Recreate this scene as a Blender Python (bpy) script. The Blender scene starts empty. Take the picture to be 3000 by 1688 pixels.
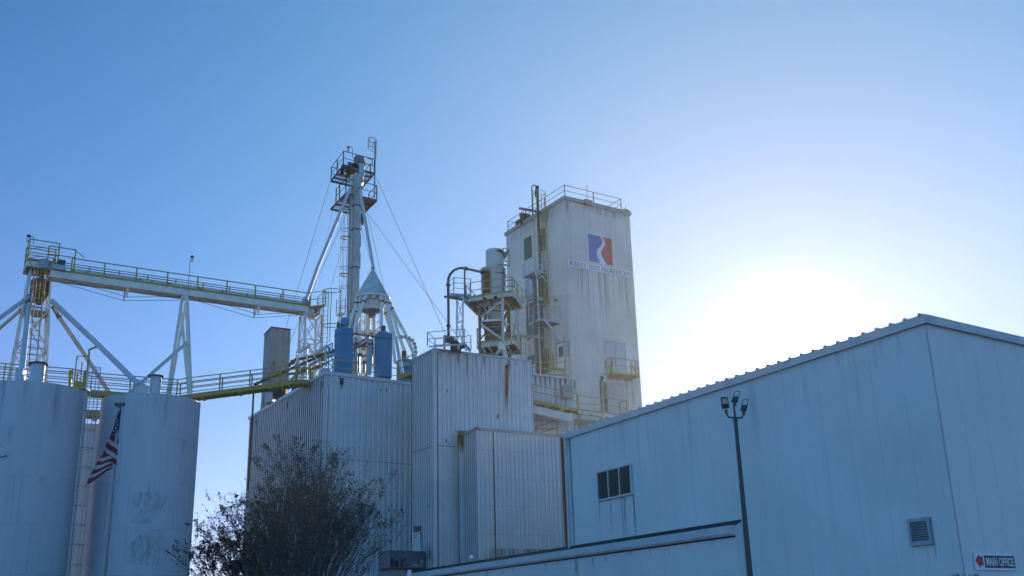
import bpy, bmesh, math, random
from mathutils import Vector, Matrix
random.seed(7)
R = math.radians
C = bpy.context.scene.collection
scene = bpy.context.scene

# ---------------------------------------------------------------- camera
FPX, PITCH, ROLL = 3060.45, .317428, -.028231          # focal length in photo pixels (3000 wide), tilt, roll
cF = Vector((0, math.cos(PITCH), math.sin(PITCH)))
_u = Vector((0, -math.sin(PITCH), math.cos(PITCH)))
_x = Vector((1, 0, 0))
cX = _x*math.cos(ROLL) + _u*math.sin(ROLL)
cU = -_x*math.sin(ROLL) + _u*math.cos(ROLL)
EYE = Vector((0, 0, 1.6))
cam = bpy.data.cameras.new('camera')
cam.sensor_width = 36; cam.lens = FPX/3000*36
cam.clip_start = .1; cam.clip_end = 5000
co = bpy.data.objects.new('camera', cam); C.objects.link(co)
co.matrix_world = Matrix(((cX.x, cU.x, -cF.x, EYE.x), (cX.y, cU.y, -cF.y, EYE.y), (cX.z, cU.z, -cF.z, EYE.z), (0, 0, 0, 1)))
scene.camera = co

# ---------------------------------------------------------------- sun and sky
SUN_AZ, SUN_EL = R(15.24), R(13.6)
sdir = Vector((math.sin(SUN_AZ)*math.cos(SUN_EL), math.cos(SUN_AZ)*math.cos(SUN_EL), math.sin(SUN_EL)))
sl = bpy.data.lights.new('sun', 'SUN'); sl.energy = 4.5; sl.angle = R(.5); sl.color = (1, .90, .74)
so = bpy.data.objects.new('sun', sl); C.objects.link(so)
so.rotation_euler = (-sdir).to_track_quat('-Z', 'Y').to_euler()
so.location = (0, 0, 60)
world = bpy.data.worlds.new('World'); scene.world = world; world.use_nodes = True
nt = world.node_tree; nt.nodes.clear()
def wn(t, **k):
    n = nt.nodes.new(t)
    for a, b in k.items(): setattr(n, a, b)
    return n
sky = wn('ShaderNodeTexSky', sky_type='NISHITA', sun_disc=False, sun_elevation=SUN_EL, sun_rotation=SUN_AZ,
         altitude=3000, air_density=1.0, dust_density=.12, ozone_density=5.5)
bg = wn('ShaderNodeBackground'); bg.inputs[1].default_value = .15
tc = wn('ShaderNodeTexCoord')
dt = wn('ShaderNodeVectorMath', operation='DOT_PRODUCT'); dt.inputs[1].default_value = sdir
nt.links.new(tc.outputs['Generated'], dt.inputs[0])
mx = wn('ShaderNodeMath', operation='MAXIMUM'); mx.inputs[1].default_value = 0
nt.links.new(dt.outputs['Value'], mx.inputs[0])
def lobe(power, gain, col):                             # forward-scattered aureole round the sun
    p = wn('ShaderNodeMath', operation='POWER'); p.inputs[1].default_value = power
    nt.links.new(mx.outputs[0], p.inputs[0])
    b = wn('ShaderNodeBackground'); b.inputs[0].default_value = (*col, 1)
    g = wn('ShaderNodeMath', operation='MULTIPLY'); g.inputs[1].default_value = gain
    nt.links.new(p.outputs[0], g.inputs[0]); nt.links.new(g.outputs[0], b.inputs[1])
    return b
wo = wn('ShaderNodeOutputWorld')
nt.links.new(sky.outputs[0], bg.inputs[0])
last = bg
ANTI_FILL = .50  # strength of the fill added to the unseen sky
LOBES = [(2.5, 1, (0, .060, .22)), (6, 1, (.02, .215, .04)), (14, 1, (.30, .045, 0)), (300, .3, (.5, .4, .2)), (1500, 9., (1, .93, .8))]
for l in LOBES:
    b = lobe(*l); a = wn('ShaderNodeAddShader')
    nt.links.new(last.outputs[0], a.inputs[0]); nt.links.new(b.outputs[0], a.inputs[1]); last = a
_mx = mx                                                # blue fill added to the sky behind the camera, to light the shaded fronts
an = wn('ShaderNodeMath', operation='SUBTRACT'); an.inputs[0].default_value = .72; an.use_clamp = True; nt.links.new(dt.outputs['Value'], an.inputs[1])
mx = an; b = lobe(1, ANTI_FILL, (.03, .52, 1.03)); a = wn('ShaderNodeAddShader')
nt.links.new(last.outputs[0], a.inputs[0]); nt.links.new(b.outputs[0], a.inputs[1]); last = a
sz = wn('ShaderNodeSeparateXYZ'); nt.links.new(tc.outputs['Generated'], sz.inputs[0])
iz = wn('ShaderNodeMath', operation='SUBTRACT'); iz.inputs[0].default_value = 1; iz.use_clamp = True; nt.links.new(sz.outputs[2], iz.inputs[1])
mx = iz
b = lobe(7, .47, (1, .03, .0)); a = wn('ShaderNodeAddShader')     # pale band of thicker air towards the horizon
nt.links.new(last.outputs[0], a.inputs[0]); nt.links.new(b.outputs[0], a.inputs[1]); last = a
nt.links.new(last.outputs[0], wo.inputs[0])
vs = scene.view_settings
vs.view_transform = 'Standard'; vs.look = 'None'; vs.exposure = 0.0; vs.gamma = 1

# ---------------------------------------------------------------- helpers: sight lines of the camera
def crop(x0, y0, s): return lambda x, y: (x0+x*s, y0+y*s)
C1 = crop(0, 640, .3588); C2 = crop(0, 1040, .4473); C3 = crop(500, 700, .34507); C4 = crop(900, 380, .27599)
C5 = crop(840, 740, .28986); C6 = crop(1240, 680, .27597); C7 = crop(1460, 520, .26222); C8 = crop(1500, 860, .30369)
D1 = crop(540, 1280, .29503); D2 = crop(700, 940, .31746); D3 = crop(1180, 980, .48872); D4 = crop(1600, 1080, .41966)
D5 = crop(2300, 880, .55777); D6 = crop(2060, 1120, .12422); D7 = crop(2600, 1480, .15528)
E1 = crop(840, 980, .138); E2 = crop(1000, 780, .1518); E3 = crop(1000, 940, .13801); E4 = crop(40, 680, .13804)
E5 = crop(20, 860, .18628); E6 = crop(200, 1020, .16563); E7 = crop(1380, 860, .13804); E8 = crop(1500, 720, .13804)
def ray(c): return cX*((c[0]-1500)/FPX) - cU*((c[1]-844)/FPX) + cF
def P(c, Y): d = ray(c); return EYE + d*(Y/d.y)
def PZ(c, z): d = ray(c); return EYE + d*((z-EYE.z)/d.z)
def PP(c, p, n): d = ray(c); return EYE + d*((p-EYE).dot(n)/d.dot(n))
UP = Vector((0, 0, 1))
def hd(deg): return Vector((math.sin(R(deg)), math.cos(R(deg)), 0))
DL, DR = hd(-30.5), hd(57.5)                            # the mill's two street directions

# ---------------------------------------------------------------- materials
MATS = {}
def mat(name, col, rough=.6, metal=0, var=.12, scale=2.0, streak=0., rust=0., rscale=3., rcol=(.16, .065, .025), spec=.35, col2=None, bump=0.):
    m = bpy.data.materials.new(name); m.use_nodes = True; t = m.node_tree; N = t.nodes; Lk = t.links
    b = N['Principled BSDF']; b.inputs['Roughness'].default_value = rough; b.inputs['Metallic'].default_value = metal
    b.inputs['Specular IOR Level'].default_value = spec
    g = N.new('ShaderNodeNewGeometry')
    def noise(sc, stretch=(1, 1, 1), det=5):
        mp = N.new('ShaderNodeMapping'); mp.inputs['Scale'].default_value = stretch
        Lk.new(g.outputs['Position'], mp.inputs[0])
        n = N.new('ShaderNodeTexNoise'); n.inputs['Scale'].default_value = sc; n.inputs['Detail'].default_value = det
        Lk.new(mp.outputs[0], n.inputs[0]); return n.outputs['Fac']
    def ramp(f, a, c):
        r = N.new('ShaderNodeMapRange'); r.inputs[1].default_value = a; r.inputs[2].default_value = c; Lk.new(f, r.inputs[0]); return r.outputs[0]
    def mixc(f, A, B):
        x = N.new('ShaderNodeMix'); x.data_type = 'RGBA'; Lk.new(f, x.inputs[0])
        for s, v in ((6, A), (7, B)):
            if isinstance(v, tuple): x.inputs[s].default_value = (*v, 1)
            else: Lk.new(v, x.inputs[s])
        return x.outputs[2]
    c2 = col2 or tuple(c*(1-2.2*var) for c in col)
    out = mixc(ramp(noise(scale), .3, .7), col, c2)
    if streak:
        dk = tuple(c*f for c, f in zip(col, (.62, .56, .47)))
        f = ramp(noise(1.0, (5, 5, .12), 6), .52, .78)
        mu = N.new('ShaderNodeMath'); mu.operation = 'MULTIPLY'; mu.inputs[1].default_value = streak; Lk.new(f, mu.inputs[0])
        out = mixc(mu.outputs[0], out, dk)
    if rust:
        out = mixc(ramp(noise(rscale, (1, 1, .6), 8), .72-rust*.35, .78-rust*.3), out, rcol)
    Lk.new(out, b.inputs['Base Color'])
    if bump:
        bp = N.new('ShaderNodeBump'); bp.inputs['Strength'].default_value = bump; bp.inputs['Distance'].default_value = .02
        Lk.new(noise(scale*6), bp.inputs['Height']); Lk.new(bp.outputs[0], b.inputs['Normal'])
    MATS[name] = m; return m
def stainmat(name, col, amount=.8, st=(9, 9, .25), lo=.35, hi=.7, fade=True):
    """dirt or tint with its own ragged outline: paint shows through where the noise is low (uv: x across, y 1 top - 0 bottom)"""
    m = bpy.data.materials.new(name); m.use_nodes = True; t = m.node_tree; N = t.nodes; Lk = t.links
    b = N['Principled BSDF']; b.inputs['Base Color'].default_value = (*col, 1); b.inputs['Roughness'].default_value = .8
    g = N.new('ShaderNodeNewGeometry'); mp = N.new('ShaderNodeMapping'); mp.inputs['Scale'].default_value = st
    Lk.new(g.outputs['Position'], mp.inputs[0])
    n = N.new('ShaderNodeTexNoise'); n.inputs['Scale'].default_value = 1; n.inputs['Detail'].default_value = 6; Lk.new(mp.outputs[0], n.inputs[0])
    r = N.new('ShaderNodeMapRange'); r.inputs[1].default_value = lo; r.inputs[2].default_value = hi; r.inputs[4].default_value = amount; Lk.new(n.outputs['Fac'], r.inputs[0])
    a = r.outputs[0]
    if fade:
        uv = N.new('ShaderNodeUVMap'); sp = N.new('ShaderNodeSeparateXYZ'); Lk.new(uv.outputs[0], sp.inputs[0])
        def mul(x, y):
            q = N.new('ShaderNodeMath'); q.operation = 'MULTIPLY'; Lk.new(x, q.inputs[0]); Lk.new(y, q.inputs[1]); return q.outputs[0]
        def mr(x, a0, a1):
            q = N.new('ShaderNodeMapRange'); q.inputs[1].default_value = a0; q.inputs[2].default_value = a1; Lk.new(x, q.inputs[0]); return q.outputs[0]
        a = mul(a, mr(sp.outputs[1], 0, .55)); a = mul(a, mr(sp.outputs[0], 0, .25)); a = mul(a, mr(sp.outputs[0], 1, .75))
    Lk.new(a, b.inputs['Alpha']); MATS[name] = m; return m
mat('panel', (.53, .55, .56), .5, 0, .05, .7, streak=.45)
mat('panel_ribbed', (.66, .68, .68), .5, 0, .05, .7, streak=.4); mat('panel_rusty', (.57, .59, .59), .5, 0, .05, .7, streak=.5, rust=.12, rscale=2.2)
mat('warehouse_panel', (.70, .71, .69), .5, 0, .05, .35, streak=.12, bump=.10)
mat('trim', (.60, .62, .62), .5, 0, .08, 1.5, streak=.3)
mat('trim_blue', (.34, .42, .48), .5, 0, .08, 1.5)
mat('slat_brown', (.20, .17, .14), .6, 0, .1, 2); mat('silo_seam', (.447, .477, .515), .6, 0, .1, 1, streak=.3); mat('silo_paint', (.46, .49, .53), .5, 0, .03, .5, streak=.16)
mat('white', (.77, .73, .64), .5, 0, .08, 3, rust=.10, rscale=3.5)
mat('white_rusty', (.62, .59, .52), .6, 0, .1, 3, streak=.6, rust=.42, rscale=3.2)
mat('concrete', (.72, .685, .61), .85, 0, .09, .35, streak=.55, bump=.15)
mat('concrete_cap', (.42, .41, .38), .85, 0, .15, 2, streak=.5)
mat('yellow', (.45, .315, .07), .55, 0, .10, 4, streak=.4, rust=.10, rscale=4)
mat('galv', (.40, .43, .45), .45, .35, .12, 3)
mat('galv_dark', (.13, .15, .16), .5, .3, .12, 3)
mat('dark', (.035, .038, .04), .6, .1, .15, 4)
mat('black', (.012, .012, .013), .7)
mat('blue', (.004, .24, .42), .5, 0, .09, 1.2, streak=.35, rust=.05, rscale=3)
mat('blue_dark', (.006, .12, .24), .5, 0, .08, 2)
mat('green', (.012, .15, .125), .6, 0, .12, 1.5, streak=.4)
mat('green_pipe', (.03, .075, .075), .5)
mat('rust', (.20, .085, .035), .85, 0, .2, 4, col2=(.09, .035, .02))
mat('rust_orange', (.34, .17, .07), .8, 0, .2, 4, col2=(.16, .07, .03))
mat('rib_shade_dirt', (.26, .26, .245), .7, 0, .1, 2, streak=.6, rust=.12, rscale=2); mat('cream', (.76, .70, .58), .5, 0, .05, 2, streak=.25); mat('old_white', (.50, .52, .50), .55, 0, .12, 2, streak=.6, rust=.22, rscale=2)  # first: shade of the rib sides painted dark, with seam dirt and rust
mat('white_chip', (.72, .72, .68), .5, 0, .06, 3, rust=.16, rscale=3.5, rcol=(.06, .045, .04))
mat('blue_light', (.10, .45, .62), .5)
mat('yellow_pale', (.40, .42, .20), .6); mat('tank_rusty', (.56, .52, .44), .6, 0, .1, 1.5, streak=.8, rust=.3, rscale=1.6, rcol=(.20, .11, .06)); mat('tank_grey', (.58, .57, .53), .55, 0, .08, 1.5, streak=.5)
mat('rust_drum', (.30, .17, .10), .8, 0, .15, 3); mat('red_dark', (.16, .02, .03), .5); mat('door_grey', (.52, .55, .53), .6, 0, .06, 1, streak=.4); mat('trim_green', (.32, .42, .38), .6); mat('opening', (.07, .08, .08), .8); mat('hvac_light', (.26, .31, .35), .5)
mat('rusty_drum', (.50, .42, .30), .7, 0, .1, 3, rust=1.0, rscale=3.5)
mat('old_metal', (.33, .33, .31), .5, .3, .12, .8, streak=.7, rust=.3, rscale=1.5)
mat('steel', (.10, .095, .085), .6, .2, .2, 3, rust=.5, rscale=4)
mat('red', (.40, .03, .03), .5); mat('red_sign', (.52, .035, .045), .5, 0, .03); mat('blue_sign', (.006, .13, .42), .5, 0, .03)
mat('sign_white', (.74, .76, .78), .45, 0, .03); mat('letter', (.015, .016, .02), .5); mat('sign_dark', (.02, .045, .055), .45)
mat('flag_red', (.20, .01, .025), .8, 0, .05); mat('flag_white', (.36, .36, .38), .8, 0, .05); mat('flag_blue', (.012, .022, .09), .8, 0, .05)
mat('hvac', (.10, .125, .15), .5, 0, .08, 2); mat('hvac_curb', (.28, .29, .28), .6)
mat('brown', (.16, .08, .05), .8, 0, .1, 2, streak=.5); mat('tan', (.50, .40, .30), .8, 0, .12, 1.2, streak=.6)
mat('roof_dark', (.06, .05, .045), .9, 0, .2, 2); mat('ground', (.085, .083, .08), .95, 0, .15, .4)
mat('bark', (.15, .125, .115), .9, 0, .15, 5); mat('leaf', (.075, .080, .03), .7, 0, .2, 6, col2=(.085, .05, .02))
mat('leaf_dark', (.035, .045, .018), .7, 0, .2, 6, col2=(.06, .045, .018)); mat('dry', (.22, .12, .08), .9)
mat('pole', (.085, .085, .078), .5, .2); mat('lens', (.62, .64, .60), .3); mat('alu', (.30, .31, .32), .45, .3, .1, 3)
mat('window_blue', (.42, .48, .52), .3, 0, .1, 1); mat('glassdark', (.05, .06, .06), .15)
m = mat('glass', (.92, .95, .95), .08, 0, .0); m.node_tree.nodes['Principled BSDF'].inputs['Transmission Weight'].default_value = .75
stainmat('rust_stain', (.17, .085, .04), .85); stainmat('rust_stain_heavy', (.15, .06, .025), .95, (14, 14, .3), .25, .5)
stainmat('sign_stain', (.26, .16, .09), .62, (5.5, 5.5, .10), .44, .72); stainmat('ghost', (.12, .19, .16), .34, (7, 7, 2.2), .40, .70, True)
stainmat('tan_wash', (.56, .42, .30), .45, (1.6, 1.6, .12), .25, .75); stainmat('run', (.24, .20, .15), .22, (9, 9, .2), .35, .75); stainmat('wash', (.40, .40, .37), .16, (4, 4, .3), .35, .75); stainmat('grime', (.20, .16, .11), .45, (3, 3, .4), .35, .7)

# ---------------------------------------------------------------- helpers: meshes and objects
ORG = {}
def setp(o, label=None, cat=None, group=None, kind=None):
    for k, v in (('label', label), ('category', cat), ('group', group), ('kind', kind)):
        if v: o[k] = v
def thing(name, label, cat, loc, group=None):
    o = bpy.data.objects.new(name, None); C.objects.link(o); o.location = loc; o.empty_display_size = .3
    ORG[o] = Vector(loc); setp(o, label, cat, group); return o
def basis(d):
    d = d.normalized(); s = UP if abs(d.z) < .95 else Vector((0, 1, 0))
    x = d.cross(s).normalized(); return x, x.cross(d).normalized(), d
class MB:
    def __init__(s): s.v = []; s.f = []; s.mi = []; s.sm = []; s.uv = {}
    def add(s, vs, fs, mi=0, sm=False, uv=None):
        o = len(s.v); s.v += [Vector(q) for q in vs]
        for f in fs:
            if uv: s.uv[len(s.f)] = [uv[i] for i in f]
            s.f.append([i+o for i in f]); s.mi.append(mi); s.sm.append(sm)
        return s
    def quad(s, a, b, c, d, mi=0, uv=None): return s.add([a, b, c, d], [(0, 1, 2, 3)], mi, False, uv)
    def poly(s, pts, mi=0): return s.add(pts, [tuple(range(len(pts)))], mi)
    def prism(s, pts, ext, mi=0):                       # polygon pushed along ext
        n = len(pts); a = [Vector(p) for p in pts]; ext = Vector(ext)
        return s.add(a+[p+ext for p in a], [tuple(range(n))[::-1], tuple(range(n, 2*n))] + [(i, (i+1) % n, n+(i+1) % n, n+i) for i in range(n)], mi)
    def obox(s, c, ax, ay, az, mi=0):                   # centre and three half-vectors
        c = Vector(c); vs = [c+ax*i+ay*j+az*k for k in (-1, 1) for j in (-1, 1) for i in (-1, 1)]
        return s.add(vs, [(0, 2, 3, 1), (4, 5, 7, 6), (0, 1, 5, 4), (2, 6, 7, 3), (0, 4, 6, 2), (1, 3, 7, 5)], mi)
    def beam(s, p, q, w, h=None, mi=0, up=None):
        p, q = Vector(p), Vector(q); d = q-p; h = h or w
        u = up or UP
        x = d.cross(u)
        if x.length < 1e-4: x = d.cross(Vector((.83, .55, 0)))
        x.normalize(); y = x.cross(d).normalized()
        return s.obox((p+q)/2, x*(w/2), y*(h/2), d/2, mi)
    def tube(s, pts, r, n=8, mi=0, sm=True, caps=True, closed=False):
        pts = [Vector(p) for p in pts]; rs = r if isinstance(r, (list, tuple)) else [r]*len(pts); vs = []; N = len(pts); x = None
        for i, p in enumerate(pts):
            if closed: d = (pts[(i+1) % N]-p).normalized() + (p-pts[i-1]).normalized()
            else:
                d = Vector((0, 0, 0))
                if i < N-1: d += (pts[i+1]-p).normalized()
                if i > 0: d += (p-pts[i-1]).normalized()
            d.normalize()
            if x is None: x = basis(d)[0]
            x = (x-d*x.dot(d)); x = x.normalized() if x.length > 1e-5 else basis(d)[0]
            y = d.cross(x)
            vs += [p+(x*math.cos(2*math.pi*k/n)+y*math.sin(2*math.pi*k/n))*rs[i] for k in range(n)]
        fs = [(i*n+k, i*n+(k+1) % n, ((i+1) % N)*n+(k+1) % n, ((i+1) % N)*n+k) for i in range(N if closed else N-1) for k in range(n)]
        s.add(vs, fs, mi, sm)
        if caps and not closed: s.add(vs[:n], [tuple(range(n))[::-1]], mi); s.add(vs[-n:], [tuple(range(n))], mi)
        return s
    def lathe(s, c, prof, n=32, mi=0, sm=True, axis=UP, capb=False, capt=False):
        c = Vector(c); x, y, z = basis(axis); vs = []
        for r, h in prof: vs += [c+z*h+(x*math.cos(2*math.pi*k/n)+y*math.sin(2*math.pi*k/n))*r for k in range(n)]
        s.add(vs, [(i*n+k, i*n+(k+1) % n, (i+1)*n+(k+1) % n, (i+1)*n+k) for i in range(len(prof)-1) for k in range(n)], mi, sm)
        if capb: s.add(vs[:n], [tuple(range(n))], mi)
        if capt: s.add(vs[-n:], [tuple(range(n))], mi)
        return s
    def build(s, name, mats, parent=None, label=None, cat=None, group=None, kind=None, origin=None):
        if isinstance(mats, str): mats = [mats]
        if parent is not None: org = ORG[parent]
        elif origin is not None: org = Vector(origin)
        else:
            xs = [v.x for v in s.v]; ys = [v.y for v in s.v]; org = Vector(((min(xs)+max(xs))/2, (min(ys)+max(ys))/2, min(v.z for v in s.v)))
        me = bpy.data.meshes.new(name); me.from_pydata([v-org for v in s.v], [], s.f)
        for q in mats: me.materials.append(MATS[q])
        me.polygons.foreach_set('material_index', s.mi); me.polygons.foreach_set('use_smooth', s.sm)
        if s.uv:
            ul = me.uv_layers.new(name='UVMap')
            for i, cs in s.uv.items():
                for li, q in zip(me.polygons[i].loop_indices, cs): ul.data[li].uv = q
        me.validate(); me.update()
        if any(s.sm): me.shade_auto_smooth(angle=R(40)) if hasattr(me, 'shade_auto_smooth') else None
        bm = bmesh.new(); bm.from_mesh(me); bmesh.ops.recalc_face_normals(bm, faces=bm.faces); bm.to_mesh(me); bm.free()
        o = bpy.data.objects.new(name, me); C.objects.link(o); ORG[o] = org
        if parent is not None: o.parent = parent
        else: o.location = org
        setp(o, label, cat, group, kind); return o
def off_path(pts, d): return [Vector(p)+d for p in pts]
def railing(parent, path, h=1.05, r=.024, m='yellow', sp=1.8, mids=(.55,), toe=0, name='railing', posts=True, drop=0.):
    """rails as one part, each post a piece of its own"""
    path = [Vector(p) for p in path]; b = MB(); flat = parent.get('category') == 'guard rail'
    b.tube([p+UP*h for p in path], r, 6)
    for f in mids: b.tube([p+UP*(h*f) for p in path], r*.85, 6)
    if toe:
        for p, q in zip(path, path[1:]): b.beam(p+UP*(toe/2), q+UP*(toe/2), .02, toe)
    rl = b.build('rail' if flat else name, m, parent)
    pp = parent if flat else rl
    if posts:
        done = []
        for p, q in zip(path, path[1:]):
            n = max(1, round((q-p).length/sp))
            for i in range(n+1):
                w = p.lerp(q, i/n)
                if any((w-d).length < .1 for d in done): continue
                done.append(w); MB().beam(w-UP*drop, w+UP*h, r*2.1, r*2.1).build('post', m, pp)
    return rl
def ladder(parent, p, q, side, m='yellow', out=None, cage=None, w=.42, hoop=1.1, cr=.36, rails=5, mc=None, start=2.2, rung=.3):
    """side = unit vector across the ladder, out = towards the climber; cage = True adds hoops"""
    p, q = Vector(p), Vector(q); d = q-p; L = d.length; b = MB()
    for k in (-1, 1): b.beam(p+side*(k*w/2), q+side*(k*w/2), .06, .03)
    n = int(L/rung)
    for i in range(n): c = p+d*((i+.5)/n); b.tube([c-side*(w/2), c+side*(w/2)], .014, 5)
    lo = b.build('ladder', m, parent)
    if cage:
        c = MB(); hs = start
        def arc(h): o = p+d.normalized()*h; return [o+side*(math.cos(a)*cr)+out*(math.sin(a)*cr*1.9) for a in [math.pi*k/12 for k in range(13)]]
        hh = []
        while hs < L: hh.append(hs); hs += hoop
        hh.append(L)
        for h in hh: c.tube(arc(h), .022, 5)
        for k in range(rails):
            i = round(1+10*k/(rails-1)); c.tube([arc(hh[0])[i], arc(hh[-1])[i]], .015, 5)
        c.build('cage', mc or m, lo)
    return lo
def ribwall(b, A, B, zb, zt, out, pitch=.3, dep=.03, pat=((0, 0), (.66, 0), (.74, 1), (.90, 1), (.98, 0)), mi=0, zt2=None, rib_shade_dirt=None):
    A, B = Vector((A[0], A[1], 0)), Vector((B[0], B[1], 0)); L = (B-A).length; u = (B-A)/L; cols = []; n = max(1, round(L/pitch)); pt = L/n
    zt2 = zt if zt2 is None else zt2
    for i in range(n):
        for e in pat: cols.append((i*pt+e[0]*pt, e[1]*dep, rib_shade_dirt if (rib_shade_dirt and len(e) > 2) else mi))
    cols.append((L, 0, mi)); vs = []
    for s_, o, _ in cols:
        q = A+u*s_+out*o; vs += [(q.x, q.y, zb), (q.x, q.y, zt+(zt2-zt)*s_/L)]
    k0 = len(b.f); b.add(vs, [(2*i, 2*i+2, 2*i+3, 2*i+1) for i in range(len(cols)-1)], mi)
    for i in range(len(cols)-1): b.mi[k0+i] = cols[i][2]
    return b
def decal(parent, pts, m, lift, name='tint_patch'):
    """four corners TL, TR, BR, BL on a surface, lifted a few mm off it"""
    l = Vector(lift)
    return MB().quad(*[Vector(p)+l for p in pts], uv=[(0, 1), (1, 1), (1, 0), (0, 0)]).build(name, m, parent)
def copy_tree(o, off=None, label=None):
    c = o.copy(); C.objects.link(c); ORG[c] = ORG[o].copy()
    if off is not None: c.location = o.location+off; ORG[c] += off
    if label: c['label'] = label
    for ch in list(o.children):
        k = ch.copy(); C.objects.link(k); k.parent = c
        for g in list(ch.children):
            e = g.copy(); C.objects.link(e); e.parent = k
    return c
# ================================================================ ground
g = MB(); g.quad((-700, -700, 0), (700, -700, 0), (700, 700, 0), (-700, 700, 0)); g.build('ground', 'ground', kind='structure', origin=(0, 0, 0))

# ================================================================ the white warehouse on the right
WD, WR = hd(-27.78), hd(54.9)
wN = P((2710, 940), 29.0); wz = wN.z
wL = PZ((1656, 1282), wz); WD = (wL-wN).normalized(); WLEN = (wL-wN).length
wR = wN+WR*24
nL = Vector((-WD.y, WD.x, 0)); nL = nL if nL.dot(EYE-wN) > 0 else -nL       # left wall faces the camera
nR = Vector((-WR.y, WR.x, 0)); nR = nR if nR.dot(EYE-wN) > 0 else -nR
wh = thing('warehouse', 'long white ribbed metal warehouse with louvered vents filling the lower right', 'warehouse', (wN.x, wN.y, 0))
finepat = tuple((k/8+e, o) for k in range(8) for e, o in ((.0, 0), (.03, .25), (.09, .25), (.12, 0)))[:-1] + ((.985, 0), (.988, -.5), (.997, -.5))
b = MB(); ribwall(b, wL, wN, 0, wz, nL, 1.12, .02, finepat, rib_shade_dirt=1); b.build('wall', ['warehouse_panel', 'rib_shade_dirt'], wh)
b = MB(); ribwall(b, wN, wR, 0, wz, nR, 1.12, .02, finepat, rib_shade_dirt=1); b.build('wall', ['warehouse_panel', 'rib_shade_dirt'], wh)
b = MB()
wK = wL+WR*24
for A, B in ((wR, wK), (wK, wL)): b.quad((A.x, A.y, 0), (B.x, B.y, 0), (B.x, B.y, wz), (A.x, A.y, wz))
b.build('back_wall', 'warehouse_panel', wh)
b = MB(); rise = .035
def roofpt(s, t): return wN+WD*s+WR*t+UP*(.14+.0*t)
b.prism([wN-WD*.12-WR*.12+UP*.16, wL+WD*.05-WR*.12+UP*.16, wK+UP*.16, wR-WD*.12+UP*.16], (0, 0, -.06))
rf = b.build('roof', 'trim', wh)
b = MB()
n = int(WLEN/.54)
for i in range(n+1):
    o = wN+WD*(.06+i*.54)-WR*.17+UP*.163
    a = [o-WD*.075, o-WD*.03+UP*.055, o+WD*.03+UP*.055, o+WD*.075]
    b.prism(a, WR*23.9)
b.build('roof_rib', 'trim', rf)
b = MB()
b.beam(wN+nL*.06-WD*.12+UP*.0, wL+nL*.06+UP*.0, .12, .19)
b.beam(wN+nL*.10-WD*.16+UP*.05, wL+nL*.10+UP*.05, .06, .08)
b.build('eave_trim', 'trim', wh)
b = MB(); b.beam(wN+nR*.06+WR*.0, wR+nR*.06, .12, .19); b.beam(wN+nR*.10, wR+nR*.10+UP*.0+UP*.05, .06, .08)
b.build('eave_trim', 'trim', wh)
b = MB(); c0 = Vector((wN.x, wN.y, 0))
b.quad(c0+nL*.018+WD*.02, c0+nL*.018+WD*.22, c0+nL*.018+WD*.22+UP*(wz-.12), c0+nL*.018+WD*.02+UP*(wz-.12))
b.quad(c0+nR*.018, c0+nR*.018+WR*.16, c0+nR*.018+WR*.16+UP*(wz-.12), c0+nR*.018+UP*(wz-.12))
b.build('corner_trim', 'warehouse_panel', wh)
def wall_pt(c): return PP(c, wN, nL)
def louver(cs, cols, slats, mf, ms, depth=.05):
    tl, tr, br, bl = [wall_pt(c) for c in cs]
    # square it up on the wall
    u = -WD; s0 = min((tl-wL).dot(u), (bl-wL).dot(u)); s1 = max((tr-wL).dot(u), (br-wL).dot(u))
    s0 = ((tl-wL).dot(u)+(bl-wL).dot(u))/2; s1 = ((tr-wL).dot(u)+(br-wL).dot(u))/2
    z1 = (tl.z+tr.z)/2; z0 = (bl.z+br.z)/2
    W = lambda s, z, o=0: Vector((wL.x, wL.y, 0))+u*s+UP*z+nL*(o+.02)
    f = MB(); t = .07 if cols > 1 else .10
    f.beam(W(s0, z1-t/2, .03), W(s1, z1-t/2, .03), .10, t); f.beam(W(s0, z0+t/2, .03), W(s1, z0+t/2, .03), .10, t)
    for k in range(cols+1):
        s = s0+t/2+(s1-s0-t)*k/cols; f.beam(W(s, z0+t, .03), W(s, z1-t, .03), t*.8, .095, up=nL)
    f.quad(W(s0, z0, .004), W(s1, z0, .004), W(s1, z1, .004), W(s0, z1, .004), 1)
    fr = f.build('louver_vent', [mf, 'black'], wh)
    for k in range(cols):
        a = s0+t+(s1-s0-t)*k/cols; e = s0+(s1-s0-t)*(k+1)/cols; sl = MB()
        for i in range(slats):
            z = z0+t+(z1-z0-2*t)*(i+.5)/slats; hh = (z1-z0-2*t)/slats
            sl.prism([W(a, z+hh*.48, .008), W(e, z+hh*.48, .008), W(e, z-hh*.30, .075), W(a, z-hh*.30, .075)], UP*-.012)
        sl.build('louver', ms, fr)
    return s0, s1, z0, z1, W
s0, s1, z0, z1, W = louver((D4(362, 722), D4(598, 662), D4(612, 878), D4(372, 930)), 3, 15, 'trim', 'slat_brown')
for fx, w in ((.0, .10), (.33, .12), (.66, .10), (.74, .16), (1.0, .10)):
    s = s0+(s1-s0)*fx; ln = 1.9 if fx > .5 else 1.7
    decal(wh, [W(s-w/2, z0, 0), W(s+w/2, z0, 0), W(s+w/2, z0-ln, 0), W(s-w/2, z0-ln, 0)], 'rust_stain', nL*.006, 'rust_stain')
s0, s1, z0, z1, W = louver((D7(402, 275), D7(818, 215), D7(888, 735), D7(472, 778)), 1, 8, 'galv', 'galv')
for s in (s0, s1): decal(wh, [W(s-.02, z0+.02, 0), W(s+.03, z0+.02, 0), W(s+.03, z0-.5, 0), W(s-.02, z0-.5, 0)], 'rust_stain', nL*.006, 'rust_stain')
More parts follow.
